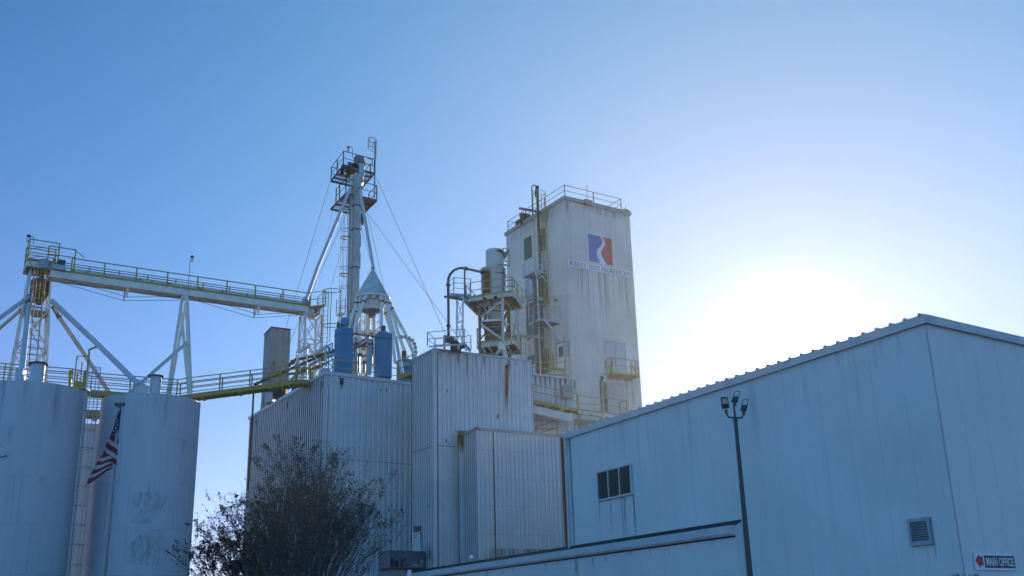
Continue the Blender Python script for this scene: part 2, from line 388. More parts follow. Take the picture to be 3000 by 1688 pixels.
# rust where the far end of the wall meets the panel tower
q = wL-WD*.02
b = MB(); b.beam(Vector((q.x, q.y, 0))+nL*.05-WD*.12, q+nL*.05-WD*.12-UP*.12, .10, .2); b.build('downspout', 'trim', wh)
decal(wh, [q+nL*.0-WD*.25, q-WD*.5, Vector((q.x, q.y, 4))-WD*.5, Vector((q.x, q.y, 4))-WD*.25], 'rust_stain', nL*.03, 'rust_stain')

for k in range(40):
    s_ = random.uniform(.5, WLEN-.5); q = wN+WD*s_-UP*.10; w = random.uniform(.05, .35); h = random.uniform(.4, 2.6)
    decal(wh, [q+nL*.012, q+WD*w+nL*.012, q+WD*w+nL*.012-UP*h, q+nL*.012-UP*h], 'wash', nL*.004, 'grime')
for k in range(4):
    q = wN+WD*(WLEN*(.18+.22*k)); b = MB(); b.beam(q+nL*.085-WD*.05+UP*.0, q+nL*.085+WD*.05, .10, .21); b.build('trim_joint', 'trim', wh)
# office sign on the right wall
def rw(c, o=0): return PP(c, wN, nR)+nR*o
tl, tr, br, bl = rw(D7(1590, 893)), rw(D7(2375, 930)), rw(D7(2425, 1245)), rw(D7(1640, 1220))
s0 = (tl-wN).dot(WR); s1 = (br-wN).dot(WR); s0 = ((tl-wN).dot(WR)+(bl-wN).dot(WR))/2; s1 = ((tr-wN).dot(WR)+(br-wN).dot(WR))/2
z1 = (tl.z+tr.z)/2; z0 = (bl.z+br.z)/2
S = lambda u, v, o: Vector((wN.x, wN.y, 0))+WR*(s0+(s1-s0)*u)+UP*(z0+(z1-z0)*v)+nR*(.02+o)
sg = thing('office_sign', 'white MAIN OFFICE sign with red arrow on the warehouse wall', 'sign', S(.5, 0, 0))
MB().prism([S(0, 0, 0), S(1, 0, 0), S(1, 1, 0), S(0, 1, 0)], nR*.02).build('board', 'sign_white', sg)
MB().prism([S(.235, .14, .021), S(.97, .14, .021), S(.97, .86, .021), S(.235, .86, .021)], nR*.003).build('name_panel', 'sign_dark', sg)
MB().prism([S(*p, .021) for p in ((.03, .52), (.10, .97), (.10, .83), (.20, .83), (.20, .22), (.10, .22), (.10, .06))][:0] or
           [S(.02, .55, .021), S(.125, .93, .021), S(.125, .80, .021), S(.205, .80, .021), S(.205, .26, .021), S(.125, .26, .021), S(.125, .10, .021)], nR*.003).build('arrow', 'red_sign', sg)
def text_mesh(body, parent, name, m, origin, ux, uy, w, h, n, depth=.003, bold=.0):
    cu = bpy.data.curves.new(name, 'FONT'); cu.body = body; cu.size = 1; cu.offset = bold
    ob = bpy.data.objects.new(name, cu); C.objects.link(ob)
    bpy.context.view_layer.update()
    dg = bpy.context.evaluated_depsgraph_get(); me = bpy.data.meshes.new_from_object(ob.evaluated_get(dg))
    bpy.data.objects.remove(ob)
    xs = [v.co.x for v in me.vertices]; ys = [v.co.y for v in me.vertices]; x0, x1, y0, y1 = min(xs), max(xs), min(ys), max(ys)
    b = MB(); b.add([origin+ux*((v.co.x-x0)/(x1-x0)*w)+uy*((v.co.y-y0)/(y1-y0)*h)+n*depth for v in me.vertices], [tuple(p.vertices) for p in me.polygons])
    bpy.data.meshes.remove(me); return b.build(name, m, parent)
text_mesh('MAIN OFFICE', sg, 'lettering', 'sign_white', S(.27, .25, .025), WR, UP, (s1-s0)*.665, (z1-z0)*.5, nR, .002, .02)
b = MB()
for u, v in ((.02, .95), (.97, .95), (.97, .06), (.2, .05)): b.lathe(S(u, v, .02), [(.012, 0), (.012, .008)], 8, axis=nR, capt=True)
b.build('screw', 'steel', sg)

# ================================================================ low building along the warehouse with its white gutter
OFS = .5
gE = PP(D4(1290, 1092), wN+nL*OFS, nL); gz = gE.z
gF = gE+WD*62
lb = thing('low_building', 'low white panel building with long white gutter in front of the tall metal sheds', 'building', (gE.x, gE.y, 0))
b = MB(); ribwall(b, gF-nL*.16, gE-nL*.16, 0, gz-.28, nL, 1.12, .02, finepat, rib_shade_dirt=1); b.build('wall', ['warehouse_panel', 'rib_shade_dirt'], lb)
e0 = gE-nL*.16; b = MB(); b.quad((e0.x, e0.y, 0), tuple(Vector((e0.x, e0.y, 0))-nL*(OFS-.18)), e0-nL*(OFS-.18)+UP*.12, e0-UP*.0); b.build('end_wall', 'warehouse_panel', lb)
b = MB(); b.prism([gE+nL*0, gE+nL*.0-UP*.26, gE-nL*.05-UP*.34, gE-nL*.17-UP*.34, gE-nL*.17, ], WD*62)
b.build('gutter', 'trim', lb)
for k in range(9):
    q = gE+WD*(1.5+k*4.3); b = MB(); b.prism([q+nL*.012+UP*.008, q+nL*.012-UP*.268, q-nL*.17-UP*.352, q-nL*.17+UP*.008], WD*.12); b.build('gutter_joint', 'trim', lb)
for k in range(26):
    q = gE+WD*(1+k*1.3+random.uniform(0, .5)); w = random.uniform(.06, .3); h = random.uniform(.2, .9)
    decal(lb, [q-nL*.13-UP*.40, q-nL*.13+WD*w-UP*.40, q-nL*.13+WD*w-UP*(.4+h), q-nL*.13-UP*(.4+h)], 'grime', nL*.004, 'grime')
b = MB(); b.beam(gE-nL*.15-UP*.37, gF-nL*.15-UP*.37, .03, .05); b.build('gutter_brown_trim', 'brown', lb)  # thin brown strip below the gutter
b = MB(); rp = [gE-nL*.17-UP*.02, gF-nL*.17-UP*.02, gF-nL*(OFS-.03)+UP*.2, gE-nL*(OFS-.03)+UP*.2]; b.prism(rp, UP*-.03)
q0 = gE-nL*.17-UP*.02+WD*(WLEN-(gE-wN).dot(WD)+.3); q1 = gF-nL*.17-UP*.02
b.prism([q0+nL*.0, q1, q1-nL*14+UP*1.75, q0-nL*14+UP*1.75], UP*-.04)
b.build('roof', 'roof_dark', lb)
# small white vent on that roof and the rooftop unit
def on_roof(c):
    n_ = WD.cross(-nL*14+UP*1.75).normalized(); return PP(c, q0, n_)
v0 = PP(D3(411, 1385), gE-nL*.6, nL); b = MB(); b.lathe(v0-UP*.1, [(.07, 0), (.07, .42), (.13, .42), (.13, .50), (.05, .62)], 14, capt=True)
b.build('roof_vent', 'sign_white', label='small white capped vent pipe on the low roof behind the gutter', cat='vent')
# ================================================================ metal mill buildings
def metal_shed(name, label, cat, N, a, bl, ztop, pitch, pat, dep, trim_h, mw, mt, dl=None, dr=None, gutter=.12, roof='trim'):
    dl = dl or DL; dr = dr or DR
    N = Vector((N.x, N.y, 0)); L = N+dl*a; Rr = N+dr*bl; K = L+dr*bl
    oL = Vector((-dl.y, dl.x, 0)); oL = oL if oL.dot(dr) < 0 else -oL
    oR = Vector((-dr.y, dr.x, 0)); oR = oR if oR.dot(dl) < 0 else -oR
    t = thing(name, label, cat, N)
    ribwb = MB(); ribwall(ribwb, L, N, 0, ztop-.03, oL, pitch, dep, pat, rib_shade_dirt=1); ribwb.build('wall', [mw, 'rib_shade_dirt'], t)
    w2 = MB(); ribwall(w2, N, Rr, 0, ztop-.03, oR, pitch, dep, pat, rib_shade_dirt=1); w2.build('wall', [mw, 'rib_shade_dirt'], t)
    w3 = MB(); w3.quad(L, K, K+UP*ztop, L+UP*ztop); w3.quad(K, Rr, Rr+UP*ztop, K+UP*ztop); w3.build('back_wall', mw, t)
    r = MB(); r.prism([p+UP*(ztop-.01) for p in (N, L, K, Rr)], UP*-.1); r.build('roof', roof, t)
    b = MB(); h = trim_h; g = gutter
    b.prism([N+oL*g+oR*g, L+oL*g, L, N], UP*h, 0); b.v = [v+UP*(ztop-h) if v.z < ztop/2 else v for v in b.v]
    b.build('eave_trim', mt, t)
    b = MB(); b.prism([N+oL*g+oR*g, Rr+oR*g, Rr, N], UP*h, 0); b.v = [v+UP*(ztop-h-.003) for v in b.v]; b.build('eave_trim', mt, t)
    return t, N, L, Rr, oL, oR
PATW = ((0, 0), (.36, 0, 1), (.40, 0), (.52, 1), (.90, 1, 1), (.96, 0))  # marked strips take the dark colour painted for rib shade and seam dirt
# ribbed building
c0 = P(D2(808, 468), 66); RZ = c0.z
c1 = PZ(D2(103, 890), RZ); c2 = PZ(D2(1600, 572), RZ)
rdl = (c1-c0).normalized(); rdr = (c2-c0).normalized()
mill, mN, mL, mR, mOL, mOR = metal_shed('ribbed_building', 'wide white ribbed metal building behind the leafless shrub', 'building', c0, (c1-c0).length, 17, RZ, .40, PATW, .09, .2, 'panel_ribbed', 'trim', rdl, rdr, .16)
b = MB(); q = mN+mOL*.02+mOR*.12+rdr*.28; b.tube([q+UP*(RZ-.2), q+UP*(RZ-.5), q-rdr*.22+UP*(RZ-1.0), q-rdr*.24+UP*.2], .055, 8); b.build('downspout', 'trim', mill)
b = MB(); b.beam(mN+mOL*.05+mOR*.05+UP*.1, mN+mOL*.05+mOR*.05+UP*(RZ-.21), .12, .12, up=rdr); b.build('corner_trim', 'panel', mill)
def rr(c, o=0): return PP(c, mN, mOR)+mOR*o
b = MB(); q = rr(D2(943, 560), .10); b.obox(q, rdr*.10, mOR*.06, UP*.20); b.build('louver', 'dark', mill)
decal(mill, [rr(D2(928, 575)), rr(D2(958, 578)), rr(D2(952, 640)), rr(D2(936, 640))], 'rust_stain_heavy', mOR*.10, 'rust_stain')
for zf in (.64,):
    za = PP(D2(850, 1270), mN, mOR).z
    b = MB(); b.beam(mN+mOR*.095+UP*za, mR+mOR*.095+UP*za, .012, .025); b.beam(mN+mOL*.095+UP*za, mL+mOL*.095+UP*za, .012, .025); b.build('panel_lap', 'rust_orange', mill)
def rl(c, o=0): return PP(c, mN, mOL)+mOL*o
for x, ya, yb, w in ((775, 560, 640, 7), (460, 745, 850, 5), (172, 920, 980, 6)):
    decal(mill, [rl(D2(x-w, ya)), rl(D2(x+w, ya)), rl(D2(x+w, yb)), rl(D2(x-w, yb))], 'rust_stain_heavy', mOL*.10, 'rust_stain')
for i, x in enumerate((1300, 1355)):
    decal(mill, [rr(D2(x-6, 628)), rr(D2(x+6, 628)), rr(D2(x+6, 660)), rr(D2(x-6, 660))], 'rust_stain_heavy', mOR*.10, 'rust_stain')
# upper guard rail on the ribbed building's roof edge
gr = thing('roof_guard_rail', 'yellow two-rail guard along the roof edge of the ribbed building', 'guard rail', mN+UP*RZ)
gb = P(E1(975, 745), 66.9); gb.z = RZ
railing(gr, [gb+rdl*15.2, gb, gb+rdr*5.2], 1.02, .034, 'yellow', 1.95, (.5,))

# tall panel tower in the middle
c0 = P(D3(190, 82), 61.5); TZ = c0.z; c1 = PZ(D3(60, 148), TZ); c2 = PZ(D3(772, 155), TZ)
tdl = (c1-c0).normalized(); tdr = (c2-c0).normalized()
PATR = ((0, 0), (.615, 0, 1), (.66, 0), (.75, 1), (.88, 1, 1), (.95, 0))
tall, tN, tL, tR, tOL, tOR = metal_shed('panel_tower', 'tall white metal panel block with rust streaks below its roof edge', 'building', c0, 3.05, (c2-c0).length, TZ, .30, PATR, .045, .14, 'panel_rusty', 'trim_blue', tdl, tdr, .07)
def tr_(c, o=0): return PP(c, tN, tOR)+tOR*o
def tl_(c, o=0): return PP(c, tN, tOL)+tOL*o
b = MB(); b.beam(tN+tOL*.02+tOR*.02, tN+tOL*.02+tOR*.02+UP*(TZ-.15), .2, .2, up=tdr); b.build('corner_trim', 'panel', tall)
b = MB(); b.beam(tN+tOR*.05+tdr*.16, tN+tOR*.05+tdr*.16+UP*(TZ-.2), .03, .03); b.beam(tL+tOL*.02, tL+tOL*.02+UP*(TZ-.2), .05, .05); b.build('rusty_seam', 'rust_orange', tall)
za = tr_(D3(210, 667)).z
b = MB(); b.beam(tN+tOR*.05+UP*za, tR+tOR*.05+UP*za, .012, .035); b.beam(tN+tOL*.05+UP*za, tL+tOL*.05+UP*za, .012, .035); b.build('panel_lap', 'rust_orange', tall)
decal(tall, [tr_(D3(608, 190)), tr_(D3(638, 194)), tr_(D3(634, 480)), tr_(D3(606, 480))], 'rust_stain_heavy', tOR*.052, 'rust_stain')
b = MB(); q = tr_(D3(621, 195), .10); b.lathe(q-tOR*.08, [(.11, 0), (.11, .2), (.06, .26)], 12, axis=tOR, capt=True); b.build('wall_lamp', 'green_pipe', tall)
for k in range(12):
    s = .35+k*.6+random.uniform(-.1, .1); w = random.uniform(.05, .14); h = random.uniform(.5, 2.2); q = tN+tdr*s+UP*(TZ-.16)
    decal(tall, [q-tdr*w, q+tdr*w, q+tdr*w-UP*h, q-tdr*w-UP*h], 'rust_stain', tOR*.05, 'rust_stain')
def screws(parent, A, d, L, zs, o, pitch):
    b = MB(); n = int(L/pitch)
    for z in zs:
        for i in range(n):
            q = Vector((A.x, A.y, z+random.uniform(-.01, .01)))+d*(i*pitch+pitch*.3)
            b.obox(q+o*.012, d*.016, o*.010, UP*.018)
    b.build('screws', 'steel', parent)['kind'] = 'stuff'
tw_len = (c2-c0).length
screws(tall, tN, tdr, tw_len, [TZ-1.2-1.25*k for k in range(9)], tOR, .30*2)
# small hatch panel low on the left face
hq = [tl_(D3(66, 1190)), tl_(D3(110, 1180)), tl_(D3(112, 1310)), tl_(D3(66, 1310))]
MB().prism([p+tOL*.04 for p in hq], tOL*.03).build('hatch', 'panel_rusty', tall)
decal(tall, [tl_(D3(66, 1150)), tl_(D3(120, 1150)), tl_(D3(120, 1320)), tl_(D3(66, 1320))], 'rust_stain_heavy', tOL*.05, 'rust_stain')
decal(tall, [tl_(D3(110, 1240)), tl_(D3(190, 1240)), tl_(D3(190, 1345)), tl_(D3(110, 1345))][::-1], 'rust_stain', tOL*.05, 'rust_stain')

# lower panel block in front of it
c0 = P(D3(442, 557), 60.2); BZ = c0.z; c1 = PZ(D3(372, 590), BZ); c2 = PZ(D3(965, 603), BZ)
bdl = (c1-c0).normalized(); bdr = (c2-c0).normalized()
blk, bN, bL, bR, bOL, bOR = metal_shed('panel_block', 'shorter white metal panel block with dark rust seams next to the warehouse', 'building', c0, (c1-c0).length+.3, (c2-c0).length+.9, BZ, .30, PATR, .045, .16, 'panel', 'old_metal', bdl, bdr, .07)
def br_(c, o=0): return PP(c, bN, bOR)+bOR*o
b = MB(); q = br_(D3(540, 600)); s = (q-bN).dot(bdr)
b.beam(bN+bdr*s+bOR*.05, bN+bdr*s+bOR*.05+UP*(BZ-.16), .05, .03, up=bOR); b.build('rusty_seam', 'rust', blk)
s2 = (br_(D3(955, 650))-bN).dot(bdr)
decal(blk, [bN+bdr*(s2-.22)+UP*(BZ-.16), bN+bdr*(s2+.26)+UP*(BZ-.16), bN+bdr*(s2+.3)+UP*4, bN+bdr*(s2-.22)+UP*4], 'rust_stain_heavy', bOR*.05, 'rust_stain')
b = MB(); b.beam(bN+bdr*(s2+.02)+bOR*.052, bN+bdr*(s2+.02)+bOR*.04+UP*(BZ-.16), .05, .03, up=bOR); b.build('rusty_seam', 'rust', blk)
b = MB(); q = bL+bOL*.0
b.beam(q+tOR*.04-bdr*.12, q+tOR*.04-bdr*.12+UP*(BZ-.1), .5, .06, up=tOR); b.build('flashing', 'panel_rusty', blk)
b = MB(); b.beam(q-bdr*.38+tOR*.08, q-bdr*.38+tOR*.08+UP*(BZ-.1), .03, .03); b.beam(q+bOL*.03, q+bOL*.03+UP*(BZ-.1), .04, .04); b.build('rusty_seam', 'rust_orange', blk)
decal(blk, [q+UP*(BZ+.15)-bdr*.55, q+UP*(BZ+.15)+bdr*.3, q+UP*(BZ-1.3)+bdr*.3, q+UP*(BZ-1.3)-bdr*.55], 'rust_stain_heavy', tOR*.12, 'rust_stain')
screws(blk, bN, bdr, 6.5, [BZ-1.25-1.6*k for k in range(5)], bOR, .30)
zb = br_(D3(465, 1335)).z
decal(blk, [bN+UP*(zb+.5), bR+UP*(zb+.5), bR+UP*(zb-1), bN+UP*(zb-1)], 'rust_stain', bOR*.05, 'rust_stain')
# rooftop air-conditioning unit
hn = P(D1(2040, 1135), 60.6); hz = hn.z
hl = PZ(D1(1945, 1155), hz); hr = PZ(D1(2385, 1147), hz)
hdl = DL; hdr = (hr-hn).normalized(); hw = (hr-hn).length; hd_ = 1.6
zb = P(D1(2040, 1300), 60.6).z; 
ac = thing('rooftop_unit', 'grey-blue rooftop air-conditioning unit with dark grilles on the low roof', 'air conditioner', Vector((hn.x, hn.y, zb-.6)))
B0 = Vector((hn.x, hn.y, zb))
MB().prism([B0, B0+hdr*hw, B0+hdr*hw+hdl*hd_, B0+hdl*hd_], UP*(hz-zb)).build('casing', 'hvac', ac)
b = MB(); b.prism([B0-hdr*.03-hdl*.03+UP*(hz-zb), B0+hdr*(hw+.03)-hdl*.03+UP*(hz-zb), B0+hdr*(hw+.03)+hdl*hd_+UP*(hz-zb), B0-hdr*.03+hdl*hd_+UP*(hz-zb)], UP*.05); b.build('lid', 'hvac', ac)
oA = Vector((-hdr.y, hdr.x, 0)); oA = oA if oA.dot(hdl) < 0 else -oA
b = MB()
for x, w, h0, h1 in ((.03, .04, .05, .60), (.09, .04, .05, .60), (.15, .10, .05, .42), (.32, .04, .05, .6), (.40, .05, .45, .62)):
    b.prism([B0+hdr*(hw*x)+UP*((hz-zb)*h0)+oA*.004, B0+hdr*(hw*(x+w))+UP*((hz-zb)*h0)+oA*.004, B0+hdr*(hw*(x+w))+UP*((hz-zb)*h1)+oA*.004, B0+hdr*(hw*x)+UP*((hz-zb)*h1)+oA*.004], oA*.01)
b.build('grille', 'black', ac)
b = MB(); b.prism([B0+hdr*(hw*.63)+UP*.13+oA*.004, B0+hdr*(hw*.93)+UP*.13+oA*.004, B0+hdr*(hw*.93)+UP*.22+oA*.004, B0+hdr*(hw*.63)+UP*.22+oA*.004], oA*.006)
b.prism([B0+hdr*(hw*.9)+UP*.25+oA*.004, B0+hdr*(hw*.96)+UP*.25+oA*.004, B0+hdr*(hw*.96)+UP*.5+oA*.004, B0+hdr*(hw*.9)+UP*.5+oA*.004], oA*.006); b.build('data_plate', 'galv', ac)
b = MB(); b.prism([B0-UP*1.4+hdr*.1+hdl*.1, B0-UP*1.4+hdr*(hw-.1)+hdl*.1, B0-UP*1.4+hdr*(hw-.1)+hdl*1.5, B0-UP*1.4+hdr*.1+hdl*1.5], UP*1.37); b.build('curb', 'hvac_curb', ac)
b = MB(); b.prism([B0-UP*.06-hdr*.05-hdl*.05, B0-UP*.06+hdr*(hw+.02)-hdl*.05, B0-UP*.06+hdr*(hw+.02)+hdl*1.6, B0-UP*.06-hdr*.05+hdl*1.6], UP*.057); b.build('base_frame', 'dark', ac)
v0 = P(D1(2235, 1383), 59.5); MB().tube([v0-UP*.4, v0+UP*.33], .11, 12).build('vent_pipe', 'sign_white', label='short white pipe standing in front of the rooftop unit', cat='pipe')
# ================================================================ silos
SZ, SR = 15.3, 2.85
S1R = 3.2
def silo(label, edge, Y, tops, group='white storage silos', cx=None, SR=SR):
    if cx is None:
        e = P(edge, Y); cx = e.x-SR*1.012
    t = thing('silo', label, 'silo', (cx, Y, 0), group); c = Vector((cx, Y, 0))
    b = MB(); b.lathe(c, [(SR, 0), (SR, SZ)], 96); b.build('shell', 'silo_paint', t)
    b = MB(); b.lathe(c, [(SR-.002, SZ-.002), (SR*.4, SZ+.32), (.25, SZ+.42)], 64, capt=True); b.build('roof', 'silo_paint', t)
    b = MB()
    for k in range(1, 6): b.lathe(c, [(SR+.001, SZ*k/6-.02), (SR+.007, SZ*k/6), (SR+.001, SZ*k/6+.02)], 96)
    
    for k in range(6):
        for j in range(7):
            a = math.radians(-178+j*26+(13 if k % 2 else 0)); o = Vector((math.cos(a), math.sin(a), 0)); q = c+o*(SR+.003); b.beam(q+UP*(SZ*k/6+.03), q+UP*(SZ*(k+1)/6-.03), .035, .012, up=o)
    b.build('weld_seam', 'silo_seam', t)['kind'] = 'stuff'
    for (cc, yy, r, ch, px) in tops:
        p = P(cc, yy); q = P(ch, yy); b = MB(); z0 = SZ-.05
        b.lathe((q.x, q.y, 0), [(r, z0), (r, q.z)], 28); st = b.build('vent_stack', 'silo_paint', t)
        b = MB(); b.lathe((q.x, q.y, q.z), [(r*1.38, 0), (r*1.42, .03), (r*1.38, .07), (.02, .16)], 28, capb=True); b.build('cap', 'steel', st)
    return t, c
s1, s1c = silo('large white silo at the left edge with a capped vent stack', C2(555, 240), 58.4, [(E5(485, 1380), 57.4, .38, E5(500, 1118), 0)], SR=S1R)
s2, s2c = silo('white silo behind the flag with faint ghosts of removed signs', C2(1305, 310), 62, [(C1(1272, 1425), 61.4, .325, C1(1275, 1295), 0)])
s3c = P(C2(625, 435), 70); s3, s3c = silo('cream lit silo half hidden between the two front silos', None, 70.5, [], cx=s3c.x)
# ghosts of old lettering on the second silo
def silo_patch(par, c, c0, c1, c2_, c3, m, name):
    b = MB(); n = 10
    def on(cc):                                          # sight line against the silo wall
        d = ray(cc); o = EYE-c; A = d.x**2+d.y**2; B = o.x*d.x+o.y*d.y; K = o.x**2+o.y**2-(SR+.006)**2
        return EYE+d*((-B-math.sqrt(B*B-A*K))/A)
    for i in range(n):
        u0, u1 = i/n, (i+1)/n; L = lambda a, e, u: (a[0]+(e[0]-a[0])*u, a[1]+(e[1]-a[1])*u)
        b.quad(on(L(c0, c1, u0)), on(L(c0, c1, u1)), on(L(c3, c2_, u1)), on(L(c3, c2_, u0)), uv=[(u0, 1), (u1, 1), (u1, .3), (u0, .3)])
    return b.build(name, m, par)
silo_patch(s2, s2c, C2(860, 900), C2(1050, 895), C2(1010, 1110), C2(835, 1105), 'ghost', 'faded_sign_ghost')
silo_patch(s2, s2c, C2(1000, 905), C2(1115, 925), C2(1060, 1010), C2(1010, 1070), 'ghost', 'faded_sign_ghost')
silo_patch(s2, s2c, C2(800, 1145), C2(1115, 1140), C2(1100, 1385), C2(795, 1375), 'ghost', 'faded_sign_ghost')
random.seed(12)
for par, cc, RR, a0, a1 in ((s1, s1c, S1R, -125, -25), (s2, s2c, SR, -150, -25)):
    for k in range(16):
        a = math.radians(random.uniform(a0, a1)); w = random.uniform(.03, .12); z = SZ-.01 if k % 3 else SZ*random.choice((4, 5))/6; h = random.uniform(.6, 3.2)
        o = lambda t: cc+Vector((math.cos(t), math.sin(t), 0))*(RR+.012)
        MB().quad(o(a-w)+UP*z, o(a+w)+UP*z, o(a+w)+UP*(z-h), o(a-w)+UP*(z-h), uv=[(0, 1), (1, 1), (1, 0), (0, 0)]).build('rust_run', 'run', par)
# caged ladder on the left silo
az = Vector((1, -.12, 0)).normalized(); sd = Vector((.0, 1, 0)).cross(UP)
lp = s1c+Vector((S1R+.36, -.3, 0)); ot = Vector((.97, -.25, 0)).normalized(); sd = Vector((-ot.y, ot.x, 0))
lt = thing('caged_ladder', 'pale caged ladder running up the side of the left silo', 'ladder', lp, 'caged ladders')
ladder(lt, lp+UP*.5, lp+UP*(SZ+1.25), sd, 'white', ot, True, .42, 1.05, .34, 5, 'galv', 2.0)

# ================================================================ yellow catwalk across the silos
def wb(c, Y): return P(c, Y)
cp = [wb((-90, 1108), 60.6), wb((208, 1131), 61.2), wb((251, 1141), 61.4), wb((379, 1151), 62.4), wb((517, 1161), 63.6), wb(C3(150, 1318), 64.2), wb(C3(920, 1220), 66.6), wb(C3(1060, 1192), 67.2), wb(C3(1180, 1200), 67.9)]
cw = thing('catwalk', 'long yellow catwalk crossing the silo tops to the ribbed building', 'walkway', cp[4])
back = Vector((-.12, .99, 0)).normalized()*1.0
b = MB()
for p, q in zip(cp, cp[1:]): b.beam(p-UP*.14, q-UP*.14, .07, .28); b.beam(p-UP*.14+back, q-UP*.14+back, .07, .28)
b.build('side_beam', 'yellow', cw)
b = MB()
for p, q in zip(cp, cp[1:]):
    L = (q-p).length; n = max(2, int(L/.09)); d = (q-p)/n
    for i in range(n): b.beam(p+d*i-UP*.02+back*.03, p+d*i-UP*.02+back*.97, .035, .035)
b.build('grating', 'galv_dark', cw)
railing(cw, cp, 1.05, .034, 'yellow', 1.75, (.36, .68)); railing(cw, off_path(cp, back), 1.05, .034, 'yellow', 1.75, (.36, .68))
b = MB()
for i in range(4, 8):
    for f in (.15, .55, .9):
        q = cp[i].lerp(cp[i+1], f) if i < 8 else cp[i]; b.prism([q-UP*.27+(cp[i+1]-cp[i]).normalized()*.18, q-UP*.27-(cp[i+1]-cp[i]).normalized()*.18, q-UP*.36], back)
b.build('splice_bracket', 'yellow', cw)
# lower rear catwalk seen in the gap between the silos
q0, q1 = P(E6(230, 1140), 66), P(E6(760, 1165), 67.5)
c2w = thing('lower_catwalk', 'yellow lower catwalk in the gap between the front silos', 'walkway', q0)
b = MB(); b.beam(q0, q1, .08, .42); b.beam(q0+back, q1+back, .08, .42); b.build('side_beam', 'yellow', c2w)
b = MB(); b.prism([q0+UP*.2, q1+UP*.2, q1+back+UP*.2, q0+back+UP*.2], UP*-.03); b.build('deck', 'galv_dark', c2w)
railing(c2w, [q0+UP*.21, q1+UP*.21], 1.05, .03, 'yellow', 1.8, (.35, .68)); railing(c2w, [q0+back+UP*.21, q1+back+UP*.21], 1.05, .03, 'yellow', 1.8, (.35, .68))
MB().beam(P(E6(480, 1290), 67.5), P(E6(490, 1200), 67.5), .35, .3).build('support_post', 'white_rusty', c2w)
# box landing on the left silo, davit and upper cage
lb0 = [P(E6(95, 690), 59.4), P(E6(300, 690), 59.2)]
ld = thing('ladder_landing', 'yellow railed landing at the head of the left silo ladder', 'platform', lb0[0])
b = MB(); b.beam(lb0[0]+UP*.12, lb0[1]+UP*.12, .05, .42); b.prism([lb0[0], lb0[1], lb0[1]+Vector((-.1, 1.6, 0)), lb0[0]+Vector((-.1, 1.6, 0))], UP*-.05); b.build('deck', 'yellow', ld)
lq = lb0[0]+Vector((-.25, 1.4, 0))
railing(ld, [lq, lb0[0]+UP*.0, lb0[1]], 1.85, .028, 'yellow', 3, (.5,))
MB().beam(P(E6(35, 680), 60), P(E6(40, 395), 60), .16, .16).build('corner_post', 'yellow', ld)
MB().beam(P(E6(285, 640), 59.1), P(E6(310, 400), 59.1), .2, .16).build('corner_post', 'yellow', ld)
dv = thing('davit', 'olive davit post with a short arm above the left silo', 'davit', P(E6(310, 720), 59.0))
MB().tube([P(E6(305, 715), 59.0), P(E6(345, 330), 59.0), P(E6(372, 55), 59.0)], .06, 8).build('post', 'yellow', dv)
b = MB(); b.beam(P(E6(350, 38), 59.0), P(E6(490, -22), 59.0), .07, .09); b.tube([P(E6(490, -20), 59.0), P(E6(494, 12), 59.0)], .03, 6); b.build('arm', 'yellow', dv)

# ================================================================ distributor tower between the silos
tc_ = P((117, 800), 63); TX, TY = tc_.x, tc_.y
def tl(z, s): return [Vector((TX, TY, z))+(DR*a+DL*b_)*s for a, b_ in ((-1, -1), (1, -1), (1, 1), (-1, 1))]
zt = P(E4(600, 800), 63).z; zb = P((60, 1117), 63).z; zm = P(E5(600, 285), 63).z
dt_ = thing('distributor_tower', 'white braced steel tower with yellow top landing rising from the silos', 'tower', (TX, TY, SZ-.5))
A, B = tl(zt-.15, .58), tl(zb-1, 1.05); M = tl(zm, .74)
for p, q in zip(B, A): MB().beam(p, q, .10, .10).build('leg', 'white', dt_)
for i in range(4):
    j = (i+1) % 4
    for lo, hi in ((.03, .36), (.36, .68)):
        for a_, c_ in ((i, j), (j, i)): MB().beam(B[a_].lerp(A[a_], lo), B[c_].lerp(A[c_], hi), .07, .07).build('brace', 'white', dt_)
    for f in (.03, .36, .68): MB().beam(B[i].lerp(A[i], f), B[j].lerp(A[j], f), .09, .09).build('strut', 'white', dt_)
b = MB(); b.prism([p-UP*.03 for p in tl(zm-.1, .80)], UP*.05); b.build('landing', 'galv', dt_)
S4 = tl(zt, .88); b = MB()
for i in range(4): b.beam(S4[i], S4[(i+1) % 4], .12, .34)
b.build('top_frame', 'white', dt_)
b = MB(); b.prism(tl(zt+.16, .86), UP*.04); b.build('deck', 'galv_dark', dt_)
railing(dt_, [tl(zt+.2, .88)[1], tl(zt+.2, .88)[0], tl(zt+.2, .88)[3], tl(zt+.2, .88)[2]], 1.45, .036, 'yellow', 1.8, (.4, .7))
b = MB(); b.beam(tl(zt+.28, .9)[0], tl(zt+.28, .9)[1], .03, .2); b.beam(tl(zt+.28, .9)[0], tl(zt+.28, .9)[3], .03, .2); b.build('toe_board', 'yellow', dt_)
lb_ = P(E5(400, 1150), 61.6); lt_ = P(E4(590, 760), 61.9); lt_ = Vector((lt_.x, lt_.y, lt_.z))
od = (-DL*.75-DR*.3).normalized(); sd = Vector((-od.y, od.x, 0))
ladder(dt_, lb_, lt_, sd, 'yellow', od, True, .44, 1.05, .38, 5, 'yellow', 1.6)
ladder_top = lt_
arc_c = lt_+UP*.0
b = MB(); 
for h in (.6, 1.2): b.tube([lt_+UP*h+sd*(math.cos(a)*.75)+od*(math.sin(a)*.5-.1) for a in [math.pi*k/10 for k in range(11)]], .022, 5)
for k in (-.75, .75): b.tube([lt_+sd*(k*.3)+UP*-.4, lt_+sd*k+UP*.4, lt_+sd*k+UP*1.2], .022, 5)
b.build('cage_flare', 'yellow', dt_)
